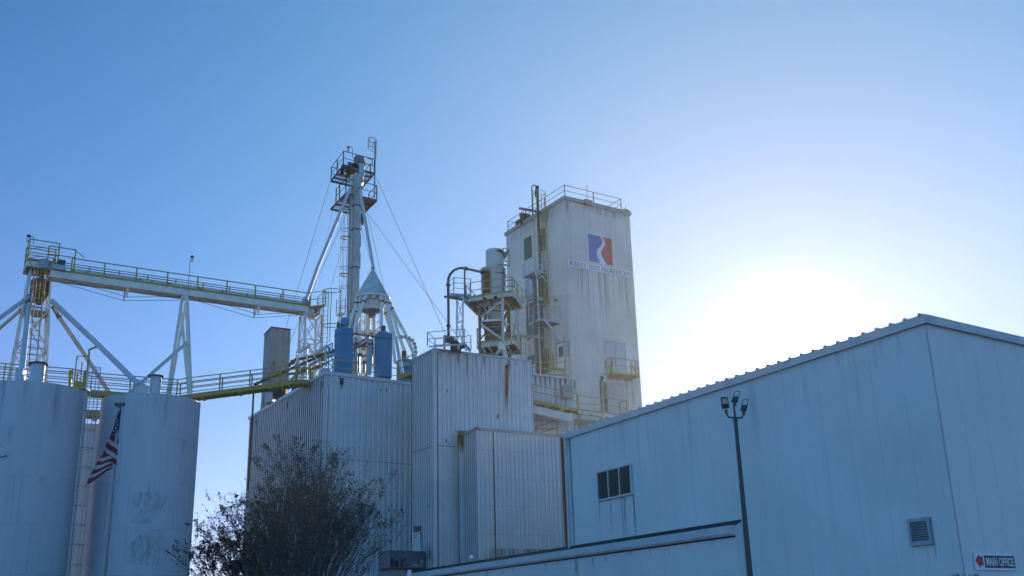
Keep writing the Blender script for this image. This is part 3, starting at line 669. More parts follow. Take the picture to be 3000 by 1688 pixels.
# rusty rotary distributor under the landing
dd = thing('rotary_distributor', 'rust-stained round distributor drum hanging in the left tower', 'distributor', P(E4(575, 1270), 63))
dc = P(E4(575, 1165), 63); rr_ = .62; h = .42
b = MB(); b.lathe(dc, [(rr_*.96, -h), (rr_, -h+.05), (rr_, h-.08), (rr_*.9, h)], 32, capb=True, capt=True); b.build('drum', 'rusty_drum', dd)
b = MB(); b.lathe(dc, [(.2, h), (.2, h+.5)], 20); b.build('inlet', 'galv_dark', dd)
b = MB(); b.lathe(dc, [(rr_+.006, -.02), (rr_+.006, .14)], 32); b.build('red_band', 'red', dd)
b = MB(); b.lathe(dc, [(.62, -h-.02), (.5, -h-.25), (.15, -h-.75)], 24, capb=True); b.build('lower_cone', 'rusty_drum', dd)
b = MB(); b.lathe(P(E5(505, 90), 62.8), [(.12, -.2), (.17, .1), (.17, .3)], 14, capb=True); b.build('gear_motor', 'green_pipe', dd)

# spouts running down from the distributor to the silos
def spout(label, pts, r, m='silo_paint', collar=None, group='grain spouts', coll_m='galv_dark'):
    pts = [Vector(p) for p in pts]; t = thing('grain_spout', label, 'spout', pts[-1], group)
    MB().tube(pts, r, 16).build('pipe', m, t)
    for f in (collar or []):
        L = sum((q-p).length for p, q in zip(pts, pts[1:])); s = f*L
        for p, q in zip(pts, pts[1:]):
            l = (q-p).length
            if s <= l: break
            s -= l
        d = (q-p).normalized(); c = p+d*s; MB().tube([c-d*.05, c+d*.05], r*1.28, 16).build('collar', coll_m, t)
    return t
spout('blue-grey spout pipe leaving the frame highest on the left', [P(C1(262, 622), 62.6), P(C1(0, 812), 59), P(C1(-160, 930), 57)], .135, 'silo_paint', [.06])
spout('cream spout pipe leaving the frame just below the highest left one', [P(C1(200, 722), 63.6), P(C1(0, 895), 66), P(C1(-160, 1030), 68)], .125, 'white', [.06])
sp = spout('near-vertical blue-grey spout dropping onto the left silo beside its vent', [P(C1(265, 660), 62.4), P(C1(236, 705), 61.8), P(C1(183, 1200), 58), P(C1(165, 1345), 57.2)], .17, 'silo_paint', [.05, .08])
p = P(C1(168, 1275), 57.6); MB().obox(p, Vector((.22, 0, 0)), Vector((0, .22, 0)), UP*.30).build('transition_box', 'silo_paint', sp)
sp = spout('long grey spout slanting right to the silo behind the flag', [P(C1(425, 675), 62.8), P(C1(800, 1030), 62), P(C1(1135, 1360), 61)], .165, 'silo_paint')
p = P(C1(1155, 1385), 60.9); b = MB(); ax = hd(60); ay = hd(-30)
b.prism([p+ax*a+UP*c for a, c in ((-.42, -.45), (-.38, .0), (.05, .36), (.48, .05), (.30, -.45))], ay*.6); b.build('inlet_box', 'white_rusty', sp)
spout('rust-streaked spout slanting to the hidden rear silo', [P(C1(428, 715), 63.4), P(C1(480, 800), 63.8), P(C1(690, 1110), 65.3), P(C1(890, 1420), 66.8)], .14, 'white_rusty', [.12])

# ================================================================ overhead conveyor bridge
gA = P((149, 786), 62.3); CZ = gA.z; gB = PZ(C3(1180, 560), CZ)
bd = (gB-gA).normalized(); bk = Vector((-bd.y, bd.x, 0)); bk = bk if bk.y > 0 else -bk; BL = (gB-gA).length
br = thing('conveyor_bridge', 'long cream and yellow overhead conveyor bridge spanning from the silos to the mill', 'conveyor', gA)
b = MB(); b.beam(gA-UP*.36, gB-UP*.36, .08, .42); b.build('front_girder', 'white', br)
b = MB(); b.beam(gA-UP*.36+bk*.95, gB-UP*.36+bk*.95, .08, .42); b.build('rear_girder', 'white', br)
b = MB(); b.beam(gA-UP*.09, gB-UP*.09, .05, .18); b.build('toe_board', 'yellow', br)
b = MB(); b.prism([gA-UP*.5+bk*.05, gB-UP*.5+bk*.05, gB-UP*.5+bk*.9, gA-UP*.5+bk*.9], UP*.04)
b.build('pan', 'cream', br)  # cream puts the warm light on the underside into the colour
b = MB()
for i in range(int(BL/1.2)+1): q = gA+bd*(i*1.2); b.beam(q-UP*.53+bk*.05, q-UP*.53+bk*.9, .07, .07)
b.build('cross_members', 'cream', br)
b = MB(); b.prism([gA-UP*.12+bk*.05+bd*1.2, gB-UP*.12+bk*.05, gB-UP*.12+bk*.55, gA-UP*.12+bk*.55+bd*1.2], UP*.30); b.build('trough', 'white_rusty', br)
railing(br, [gA+bd*1.2-UP*.25, gB-UP*.25], 1.12, .038, 'yellow', 1.95, (), name='railing')
railing(br, [gA+bd*.6+bk*.95-UP*.25, gB+bk*.95-UP*.25], 1.05, .032, 'yellow', 1.95, (.7,), name='railing')
b = MB()
for k, zz in ((.30, .42), (.62, .36)): b.tube([gA+bd*.9+bk*k+UP*zz, gB+bk*k+UP*zz], .028, 6)
b.build('cable', 'black', br)
hp = gA+bd*.3-UP*.1
railing(br, [gA-bd*.25+UP*.05, gA+bd*1.35+UP*.05], 1.42, .036, 'yellow', 1.6, (.62,), name='railing')
b = MB(); q = P(E4(810, 730), 62.4); b.prism([P(c, 62.35) for c in (E4(760, 665), E4(1125, 712), E4(1115, 805), E4(755, 768))], bk*.6); b.build('head_box', 'galv', br)
b = MB(); b.prism([P(c, 62.5) for c in (E4(960, 570), E4(1105, 600), E4(1100, 700), E4(945, 680))], bk*.35); b.build('drive_guard', 'green_pipe', br)
b = MB(); b.prism([P(c, 62.6) for c in (E4(850, 570), E4(900, 575), E4(895, 630), E4(845, 625))], bk*.3); b.build('motor', 'dark', br)
b = MB(); b.lathe(P(E4(640, 790), 62.3), [(.36, 0), (.36, .58), (.2, .66)], 24, capb=True, capt=True); b.build('end_drum', 'galv', br)
b = MB(); b.tube([P(C1(608, 250), 62.6), P(C1(690, 322), 62.9)], .026, 6); b.build('sloping_rail', 'yellow', br)
for f0, f1, f2 in ((.04, .275, .53), (.55, .785, .985)):
    for o in (.02, .93):
        a_, k_, e_ = gA+bd*(BL*f0)+bk*o-UP*.55, gA+bd*(BL*f1)+bk*o-UP*1.22, gA+bd*(BL*f2)+bk*o-UP*.55
        MB().tube([a_, k_, e_], .018, 5).build('tension_rod', 'dark', br)
        MB().beam(k_+UP*.68, k_-UP*.03, .09, .09).build('king_post', 'white', br)
    k0 = gA+bd*(BL*f1)-UP*1.1; MB().beam(k0+bk*.02+UP*.5, k0+bk*.93, .04, .04).build('king_brace', 'white', br)
# discharge end at the mill
b = MB(); b.prism([P(c, gB.y-.1) for c in (C3(1175, 565), C3(1275, 590), C3(1270, 640), C3(1172, 615))], bk*1.3); b.build('discharge_box', 'white_rusty', br)
q = P(C3(1145, 530), gB.y); b = MB(); b.lathe(q-UP*.25, [(.28, 0), (.2, .5)], 18, capt=True); b.build('inlet_hood', 'galv', br)
pl = [P(c, gB.y-.4) for c in (C3(1180, 585), C3(1215, 550), C3(1315, 562))]
ep = thing('end_landing', 'yellow landing at the mill end of the conveyor bridge', 'platform', pl[1])
e0 = P(C3(1185, 580), gB.y-.3); ez = e0.z; eC = [e0, PZ(C3(1315, 565), ez), PZ(C3(1300, 580), ez)+bk*1.2, e0+bk*1.2]
b = MB(); b.prism(eC, UP*.09); b.build('deck', 'yellow', ep)
railing(ep, [eC[3], eC[0], eC[1], eC[2]], 1.1, .028, 'yellow', 1.3, (.5,))

# lamps on goosenecks
def jar_lamp(label, pts, top, Y, s=1.0, m='dark'):
    pts = [P(c, Y) for c in pts]; t = thing('jar_lamp', label, 'lamp', pts[0], 'jar lamps on goosenecks')
    MB().tube(pts, .022*s, 6).build('gooseneck', m, t); c = P(top, Y)
    b = MB(); b.lathe(c, [(.15*s, -.06*s), (.13*s, .05*s), (.05*s, .12*s)], 16, capb=True, capt=True); b.build('cap', 'dark', t)
    b = MB(); b.lathe(c, [(.09*s, -.36*s), (.12*s, -.32*s), (.12*s, -.06*s)], 16, capb=True); b.build('glass_jar', 'glass', t)
    return t
jar_lamp('jar lamp on a gooseneck over the far left landing', [E4(420, 260), E4(432, 160), E4(415, 110), E4(385, 90), E4(325, 85)], E4(322, 90), 62.6)
jar_lamp('jar lamp on a tall thin pole over the conveyor bridge', [C1(1535, 600), C1(1552, 350), C1(1558, 320), C1(1568, 314)], C1(1569, 316), 66.2, .9)

# ================================================================ A-frame trestle on the second silo
tr = thing('trestle', 'white A-frame trestle under the middle of the conveyor bridge', 'trestle', (P(C1(1490, 1400), 63.6)))
for a_, c_, y, r in (((1523, 618), (1555, 1440), 63.6, .10), ((1488, 655), (1368, 1440), 63.8, .075), ((1472, 720), (1545, 1440), 64.6, .075), ((1518, 690), (1385, 1440), 64.7, .065)):
    MB().beam(P(C1(*c_), y), P(C1(*a_), y+.4), r*1.9, r*1.9).build('leg', 'white', tr)
MB().beam(P(C1(1050, 1432), 62.2), P(C1(1530, 1012), 63.5), .2, .2).build('diagonal_brace', 'silo_paint', tr)
MB().beam(P(C1(1480, 655), 64.3), P(C1(1535, 622), 63.9), .14, .14).build('cap_beam', 'white', tr)

# ================================================================ lattice tower under the mill end of the bridge
def lattice(name, label, cat, px, m, Y, half, n, legw=.1, zbase=None, dirs=(DR, DL), brw=.055):
    """px: image points down its centre line; square tower of n bays"""
    a_ = P(px[0], Y); zt_ = a_.z; zb_ = P(px[1], Y).z if zbase is None else zbase
    t = thing(name, label, cat, (a_.x, a_.y, zb_)); d1, d2 = dirs
    C4_ = [(d1*a+d2*c)*half for a, c in ((-1, -1), (1, -1), (1, 1), (-1, 1))]
    Q = lambda i, z: Vector((a_.x, a_.y, z))+C4_[i % 4]
    for i in range(4): MB().beam(Q(i, zb_), Q(i, zt_), legw, legw).build('leg', m, t)
    for k in range(n):
        z0_, z1_ = zb_+(zt_-zb_)*k/n, zb_+(zt_-zb_)*(k+1)/n
        for i in range(4):
            MB().beam(Q(i, z0_), Q(i+1, z1_), brw, brw).build('brace', m, t); MB().beam(Q(i+1, z0_), Q(i, z1_), brw, brw).build('brace', m, t)
            MB().beam(Q(i, z1_-.03), Q(i+1, z1_-.03), brw*1.3, brw*1.3).build('strut', m, t)
    return t
lattice('lattice_tower', 'white cross-braced lattice tower carrying the mill end of the conveyor bridge', 'tower', (C3(1190, 655), C3(1175, 1190)), 'white', gB.y+.6, .62, 3, .11, RZ)
bx = thing('beam_stand', 'white frame of slanting beams below the lattice tower', 'frame', P(C3(1160, 1180), 70))
for a_, c_ in (((1075, 965), (1180, 905)), ((1215, 980), (1325, 912))): MB().beam(P(C3(*a_), 69.6), P(C3(*c_), 68.4), .16, .2).build('beam', 'white', bx)
for a_, c_ in (((1072, 960), (1070, 1180)), ((1157, 905), (1155, 1190)), ((1310, 920), (1315, 1100))): MB().beam(P(C3(*a_), 69.2), P(C3(*c_), 69.2), .1, .1).build('post', 'white', bx)
for a_, c_ in (((1075, 1000), (1110, 1180)), ((1165, 925), (1290, 1090)), ((1160, 1090), (1200, 1180))): MB().beam(P(C3(*a_), 69.2), P(C3(*c_), 69.2), .07, .07).build('brace', 'white', bx)
# tall yellow caged ladder beside it
p0, p1 = P(C3(1312, 1090), 67.8), P(C3(1322, 445), 67.8); od = hd(80); sd = hd(-10)
cl = thing('caged_ladder', 'yellow caged ladder rising from the ribbed roof to the conveyor end landing', 'ladder', p0, 'caged ladders')
sd2 = Vector((.9, -.44, 0)).normalized(); od2 = Vector((.62, -.78, 0)).normalized()
zA, zB = p0.z, p1.z; base = Vector((p1.x, p1.y, zA)); topp = Vector((p1.x, p1.y, zB))
ladder(cl, base, topp, sd2, 'yellow', od2, None, .36)
b = MB()
cr0 = P(C3(1370, 445), 67.8)
for c in (C3(1370, 440), C3(1358, 735)):
    q = P(c, 67.8); b.tube([q+Vector((math.cos(t)*.62, math.sin(t)*.45, 0)) for t in [2*math.pi*k/16 for k in range(16)]], .03, 5, closed=True)
for dx in (-.6, -.02, .6):
    q0_, q1_ = P(C3(1370, 440), 67.8), P(C3(1358, 735), 67.8); b.tube([q0_+Vector((dx, -.1, 0)), q1_+Vector((dx, -.1, 0)), q1_+Vector((dx, -.1, -1.2 if dx < .5 else -.1))], .028, 5)
b.build('cage', 'yellow', cl)

# ================================================================ weathered sheet-metal shaft behind the ribbed building
sn = P(C3(858, 745), 77); shz = sn.z; s_l = PZ(C3(795, 812), shz); s_r = PZ(C3(1020, 765), shz)
a_, bl = (s_l-sn).length, (s_r-sn).length
sh, sN, sL, sR, sOL, sOR = metal_shed('metal_shaft', 'weathered grey sheet-metal shaft standing behind the yellow catwalk', 'shaft', sn, a_, bl, shz, .52, ((0, 0), (.7, 0), (.76, 1), (.88, 1), (.94, 0)), .04, .10, 'old_metal', 'steel', (s_l-sn).normalized(), (s_r-sn).normalized(), .06)
sh.location.z = 0
q = P(C3(938, 1020), sn.y-.3+1.0); lamp = thing('wall_lamp', 'small dark wall lamp on the weathered metal shaft', 'lamp', q-UP*.6)
b = MB(); b.tube([q+UP*.75, q+UP*.4], .05, 8); b.build('bracket', 'dark', lamp); b = MB(); b.lathe(q, [(.1, -.45), (.16, -.4), (.16, 0), (.24, .1), (.06, .4)], 14, capb=True); b.build('lamp_head', 'green_pipe', lamp)
# boxes at its foot
q = [P(c, 75.2) for c in (C3(868, 1262), C3(970, 1270), C3(965, 1345), C3(865, 1350))]
eb = MB(); eb.prism(q, Vector((.1, .6, 0))); eb.build('air_intake_hood', 'dark', label='dark intake hood at the foot of the weathered metal shaft', cat='hood')
q = [P(c, 75.0) for c in (C3(800, 1295), C3(862, 1290), C3(862, 1372), C3(798, 1395))]
eb = MB(); eb.prism(q, Vector((.1, .6, 0))); eb.build('control_cabinet', 'galv', label='grey cabinet beside the weathered shaft above the roof edge', cat='cabinet')
# rust-red pipes
def pipe_thing(name, label, pts, r, m, Ys, flanges=(), cat='pipe', fm='steel', group=None):
    pts = [P(c, y) for c, y in zip(pts, Ys if isinstance(Ys, (list, tuple)) else [Ys]*len(pts))]
    t = thing(name, label, cat, pts[0], group); MB().tube(pts, r, 12).build('pipe', m, t)
    for i, f in flanges:
        d = (pts[i+1]-pts[i]).normalized(); c = pts[i].lerp(pts[i+1], f); MB().tube([c-d*.05, c+d*.05], r*1.65, 12).build('flange', fm, t)
    return t
pipe_thing('rusty_downpipe', 'long rusty downpipe standing left of the ribbed building', [D2(137, 628), D2(118, 1000), D2(92, 1449), D2(84, 1560)], .075, 'rust', [78, 77.8, 77.6, 77.5])
pipe_thing('rusty_pipe', 'dark rusty pipe rising across the weathered shaft to the blue filter', [C3(705, 1238), C3(745, 1225), C3(800, 1195), C3(900, 1160), C3(1060, 1085), C3(1390, 945)], .10, 'steel', [73, 73, 72.5, 72, 71, 69.2], [(0, .9)], group='rusty pipes on the ribbed roof')
pipe_thing('rusty_pipe', 'orange rusty pipe bending down beside the weathered shaft', [C3(1005, 1085), C3(1015, 1062), C3(1055, 1030), C3(1210, 995), C3(1400, 955)], .105, 'rust_orange', [72, 72, 71.5, 70.5, 69.6], [(1, .5), (2, .1)], fm='rust_orange', group='rusty pipes on the ribbed roof')
pipe_thing('rusty_pipe', 'rusty pipe lying lowest among the pipes by the catwalk end', [C3(985, 1150), C3(1080, 1140), C3(1200, 1105), C3(1330, 1050)], .10, 'rust_orange', [72.5, 71.5, 70.5, 69.8], [(1, .2)], group='rusty pipes on the ribbed roof')
pipe_thing('rusty_pipe', 'pale grey pipe slanting between the rusty pipes on the ribbed roof', [C3(1000, 1225), C3(1100, 1120), C3(1240, 1040), C3(1380, 985)], .11, 'white_rusty', [72.5, 71.5, 70.4, 69.8], [(2, .4)], group='rusty pipes on the ribbed roof')
# ================================================================ bucket elevator
EY = 74
lc = P(C4(497, 1100), EY); ez0 = RZ-.5
def col(c): p = P(c, EY); return p
el = thing('bucket_elevator', 'tall slim bucket elevator with two railed platforms, highest structure in the picture', 'elevator', Vector((lc.x, lc.y, ez0)))
eN = Vector((lc.x, lc.y, 0)); zT = P(C4(540, 450), EY).z
b = MB(); b.prism([eN+UP*ez0, eN+DR*.52+UP*ez0, eN+DR*.52+DL*.34+UP*ez0, eN+DL*.34+UP*ez0], UP*(zT-ez0)); b.build('leg_casing', 'galv', el)
b = MB(); o = eN+DL*.46-DR*.12; b.prism([o+UP*ez0, o+DR*.52+UP*ez0, o+DR*.52+DL*.34+UP*ez0, o+DL*.34+UP*ez0], UP*(zT-ez0)); b.build('leg_casing', 'cream', el)  # warm reflected light on this casing put into its cream colour
b = MB()
for zz in (P(C4(520, 1050), EY).z, P(C5(690, 145), EY).z, P(C5(690, 590), EY).z, P(C4(520, 800), EY).z):
    b.prism([eN+UP*zz-DR*.06-DL*.06, eN+DR*.58-DL*.06+UP*zz, eN+DR*.58+DL*.82+UP*zz, eN-DR*.06+DL*.82+UP*zz], UP*.07)
b.build('flange', 'steel', el)
b = MB()
for y0, y1 in ((1090, 1230), (1290, 1430)):
    z0, z1 = P(C4(548, y1), EY).z, P(C4(548, y0), EY).z; b.prism([eN+DR*.521+DL*.03+UP*z0, eN+DR*.521+DL*.28+UP*z0, eN+DR*.521+DL*.28+UP*z1, eN+DR*.521+DL*.03+UP*z1], DR*.07)
b.build('inspection_door', 'galv_dark', el)
# upper platform
uN = P(C4(383, 372), EY); uz = uN.z; uL = PZ(C4(252, 537), uz); uR = PZ(C4(712, 456), uz); uK = uL+uR-uN
def grated(par, N_, L_, R_, K_, m, bar=.12, frame=.14, nbeam=2):
    b = MB()
    for p, q in ((N_, L_), (L_, K_), (K_, R_), (R_, N_)): b.beam(p-UP*frame/2, q-UP*frame/2, .07, frame)
    for k in range(1, nbeam+1): f = k/(nbeam+1); b.beam(N_.lerp(L_, f)-UP*.09, R_.lerp(K_, f)-UP*.09, .08, .12)
    fr = b.build('platform', m, par); b = MB(); n = int((R_-N_).length/bar)
    for i in range(1, n): f = i/n; b.beam(N_.lerp(R_, f)-UP*.01, L_.lerp(K_, f)-UP*.01, .03, .025)
    n = int((L_-N_).length/.35)
    for i in range(1, n): f = i/n; b.beam(N_.lerp(L_, f)-UP*.012, R_.lerp(K_, f)-UP*.012, .02, .02)
    b.build('grating', m, fr); return fr
grated(el, uN, uL, uR, uK, 'steel', .11, .16, 3)
railing(el, [uR, uN, uL, uK, uR+(uK-uR)*.3], 1.16, .034, 'steel', 1.6, (.5,))
# lower platform
wN = P(C4(410, 668), EY); wz = wN.z; wRr = PZ(C4(738, 743), wz); wK_ = PZ(C4(570, 905), wz); wL_ = wN+wK_-wRr
mid = wN.lerp(wL_, .42); midr = wRr.lerp(wK_, .42)
grated(el, wN, wL_, wRr, wK_, 'steel', .11, .16, 2)
b = MB(); b.prism([wN-UP*.02, wRr-UP*.02, midr.lerp(wK_, .4)-UP*.02, mid.lerp(wL_, .1)-UP*.02], UP*-.03); b.build('deck_plate', 'steel', el)
railing(el, [mid, wN, wRr, wRr.lerp(wK_, .5)], 1.2, .034, 'steel', 1.6, (.5,))
railing(el, [mid, wL_.lerp(mid, .6)], 1.2, .034, 'steel', 1.6, (.5,))
b = MB(); b.beam(wK_-UP*.1, wK_.lerp(wRr, .15)-UP*.9, .1, .5); b.build('bracket', 'steel', el)
# head casing and drive
hC = P(C4(550, 440), EY+.6); 
def hpt(c, d=0): return P(c, EY+.5+d)
prof = [hpt(C4(488, 400)), hpt(C4(495, 300)), hpt(C4(515, 272)), hpt(C4(560, 268)), hpt(C4(600, 285)), hpt(C4(610, 330)), hpt(C4(604, 460)), hpt(C4(490, 420))]
b = MB(); b.prism(prof, Vector((-.1, .55, 0))); b.build('head_casing', 'galv_dark', el)
b = MB(); b.prism([hpt(C4(553, 335), -.06), hpt(C4(606, 345), -.06), hpt(C4(603, 470), -.06), hpt(C4(552, 470), -.06)], Vector((0, .5, 0))); b.build('head_panel', 'galv', el)
b = MB(); b.prism([hpt(C4(545, 330), -.08), hpt(C4(615, 345), -.08), hpt(C4(615, 360), -.08), hpt(C4(545, 345), -.08)], Vector((0, .6, 0))); b.build('head_flange', 'dark', el)
b = MB(); b.prism([hpt(C4(478, 350)), hpt(C4(530, 358)), hpt(C4(545, 410)), hpt(C4(480, 410))], Vector((-.1, .5, 0))); b.build('bearing_housing', 'dark', el)
b = MB(); mc = hpt(C4(405, 395)); b.tube([mc-DR*.3, mc+DR*.3], .17, 14); b.build('motor', 'red', el)
b = MB(); b.prism([hpt(C4(428, 340)), hpt(C4(470, 345)), hpt(C4(468, 385)), hpt(C4(430, 385))], Vector((0, .3, 0))); b.build('gearbox', 'blue_dark', el)
b = MB(); mc = hpt(C4(372, 445), .9); b.tube([mc-UP*.22, mc+UP*.3], .15, 14); b.build('cooling_drum', 'dark', el)
b = MB(); b.prism([hpt(C4(412, 395), .3), hpt(C4(500, 410), .3), hpt(C4(495, 480), .3), hpt(C4(412, 470), .3)], Vector((0, .5, 0))); b.build('drive_base', 'dark', el)
# discharge throat and its two-way valve
b = MB(); b.prism([hpt(C4(505, 480)), hpt(C4(590, 470)), hpt(C4(592, 555)), hpt(C4(560, 600)), hpt(C4(530, 560))], Vector((0, .45, 0))); b.build('discharge_throat', 'galv', el)
b = MB(); b.prism([hpt(C4(500, 525), -.1), hpt(C4(535, 488), -.1), hpt(C4(560, 540), -.1), hpt(C4(530, 560), -.1)], Vector((0, .3, 0))); b.prism([hpt(C4(548, 520), -.1), hpt(C4(570, 495), -.1), hpt(C4(598, 540), -.1), hpt(C4(575, 552), -.1)], Vector((0, .3, 0))); b.build('valve_box', 'galv_dark', el)
# ladders of the elevator
od = (DR*.8-DL*.2).normalized(); sd = Vector((-od.y, od.x, 0))
lt1 = P(C4(722, 120), EY+1.6); lb1 = Vector((lt1.x, lt1.y, wz+.1))
ladder(el, lb1, lt1, sd, 'galv_dark', (-DR*.95-DL*.3).normalized(), True, .4, 1.15, .40, 5, 'steel', 4.2)
b = MB(); b.beam(P(C4(732, 112), EY+1.5), P(C4(728, 300), EY+1.5), .07, .07); b.build('antenna_post', 'dark', el)
g0 = P(C4(655, 335), EY+1.3); b = MB(); b.beam(P(C4(640, 300), EY+1.3), P(C4(634, 372), EY+1.3), .16, .05); b.tube([P(C4(645, 305), EY+1.3), P(C4(690, 318), EY+1.3), P(C4(694, 365), EY+1.3), P(C4(645, 372), EY+1.3)], .045, 6); b.build('safety_gate', 'yellow', el)
lo = (-DR*.9-DL*.1).normalized(); sd = Vector((-lo.y, lo.x, 0))
lpx = P(C4(436, 1200), EY+.6); la = Vector((lpx.x, lpx.y, RZ+2.9)); lz = Vector((lpx.x, lpx.y, wz-.4))
ladder(el, la, lz, sd, 'galv', lo, True, .36, 1.55, .34, 4, 'steel', 1.0)
b = MB()
for zz in (P(C4(410, 1125), EY).z, P(C5(585, 205), EY).z): b.tube([Vector((la.x, la.y, zz))+lo*.62*math.sin(a)+sd*.36*math.cos(a) for a in [math.pi*k/8 for k in range(9)]], .05, 6); b.beam(Vector((la.x, la.y, zz-.5))+sd*.2, Vector((la.x, la.y, zz+.1))+sd*.2, .06, .06)
b.build('rest_gate', 'yellow', el)
b = MB(); q = P(C4(447, 1200), EY+.3); b.tube([Vector((q.x, q.y, ez0)), Vector((q.x, q.y, wz-.2))], .05, 8); b.build('conduit', 'trim_blue', el)
# rest landing halfway
rN = P(C5(545, 655), EY); rz = rN.z; rA = [PZ(C5(500, 640), rz), rN, PZ(C5(588, 628), rz)]; rD = rA[0]+rA[2]-rA[1]
b = MB(); b.prism([rA[0], rA[1], rA[2], rD], UP*.10); b.build('rest_landing', 'white', el)
railing(el, [rA[0]+UP*.1, rA[1]+UP*.1, rA[2]+UP*.1], 1.1, .03, 'white', 1.2, (.5,), name='railing')
MB().beam(rA[1], Vector((lc.x, lc.y, rz-.9))+DL*.3, .06, .06).build('bracket', 'white', el)
# lamp on the top platform
jar_lamp('jar lamp on a gooseneck at the very top of the bucket elevator', [C4(483, 300), C4(478, 190), C4(470, 179), C4(432, 181)], C4(436, 188), EY+.8, .9)
# spouts from the head
spout('long spout slanting left from the elevator head to the conveyor bridge', [P(C4(472, 588), EY), P(C4(426, 700), EY-.3), P(C4(115, 1449), 72.6), P(C3(1150, 515), 71)], .13, 'silo_paint', [.015])
spout('spout dropping from the elevator head to the tip of the cone', [P(C4(562, 600), EY), P(C4(575, 735), EY-.2), P(C4(700, 1449), 73.2), P(E2(612, 95), 73)], .125, 'silo_paint', [.03, .97])
# guy wires
for lab, a, ya, c, yc in (
    ('guy wire falling leftmost from the top platform of the elevator', C4(245, 545), EY+2.5, (838, 959), 79),
    ('guy wire just inside the leftmost one', C4(338, 562), EY+3, C3(1230, 420), 73),
    ('guy wire passing behind the long left spout', C4(400, 925), EY+1, C3(1000, 905), 76.5),
    ('guy wire ending low beside the elevator ladder', C4(392, 1170), EY+.5, C5(440, 370), 73),
    ('guy wire reaching furthest right towards the mid block', C4(735, 510), EY+1.6, C6(240, 1100), 64),
    ('guy wire crossing the furthest right one above the roof railing', C4(628, 868), EY+4, C6(345, 1080), 63.5),
    ('guy wire falling close to the right side of the cone', C4(635, 885), EY+4, C5(985, 350), 76),
    ('short guy wire between the casing and the cone spout', C4(555, 970), EY+1, C4(668, 1380), 75)):
    MB().tube([P(a, ya), P(c, yc)], .016, 5).build('guy_wire', 'galv_dark', label=lab, cat='wire', group='guy wires of the bucket elevator')

# ================================================================ cone distributor and its spouts
KY = 73
ka, kb = P(E2(617, 102), KY), P(E2(600, 622), KY); kz0, kz1 = kb.z, ka.z; kc = Vector((kb.x, kb.y, 0)); KR = 1.28
cn = thing('cone_distributor', 'white cone-shaped distributor head ringed with spout stubs', 'distributor', kc+UP*kz0)
b = MB(); b.lathe(kc, [(KR, kz0), (.20, kz1-.08), (.17, kz1)], 48, capt=True); b.build('cone', 'old_white', cn)
b = MB(); b.lathe(kc, [(KR*1.012, kz0-.10), (KR*1.012, kz0+.03)], 48); b.build('rim', 'white', cn)
b = MB(); b.lathe(kc, [(.80, kz0-.98), (.82, kz0-.9), (.82, kz0-.02)], 40); b.build('collar', 'white', cn)
b = MB(); b.lathe(kc, [(.22, kz0-1.02), (.79, kz0-.97)], 40); b.lathe(kc, [(.28, kz0-1.45), (.28, kz0-.97)], 20, capb=True); b.build('underside', 'galv_dark', cn)
b = MB(); b.prism([kc+Vector((math.cos(2*math.pi*k/48)*KR, math.sin(2*math.pi*k/48)*KR, kz0-.02)) for k in range(48)], UP*-.02); b.build('base_plate', 'white', cn)
for sx in (-1, 1):
    q = kc+UP*(kz1-.12)+Vector((sx*.28, -.1, 0)); MB().tube([q+Vector((math.cos(t)*.09*sx, 0, math.sin(t)*.12)) for t in [2*math.pi*k/10 for k in range(10)]], .025, 5, closed=True).build('lifting_lug', 'white', cn)
for k in range(14):
    a = math.radians(-90+(k-6.5)*360/14); q = kc+Vector((math.cos(a)*1.06, math.sin(a)*1.06, kz0-.06)); b = MB(); b.tube([q, q-UP*.30+Vector((math.cos(a), math.sin(a), 0))*.04], .125, 14); 
    st = b.build('stub', 'white', cn)
    if k in (6, 7): q2 = q-UP*.30+Vector((math.cos(a), math.sin(a), 0))*.04; MB().tube([q2-UP*.012, q2], .135, 14).build('stub_cover', 'rust_orange', st)
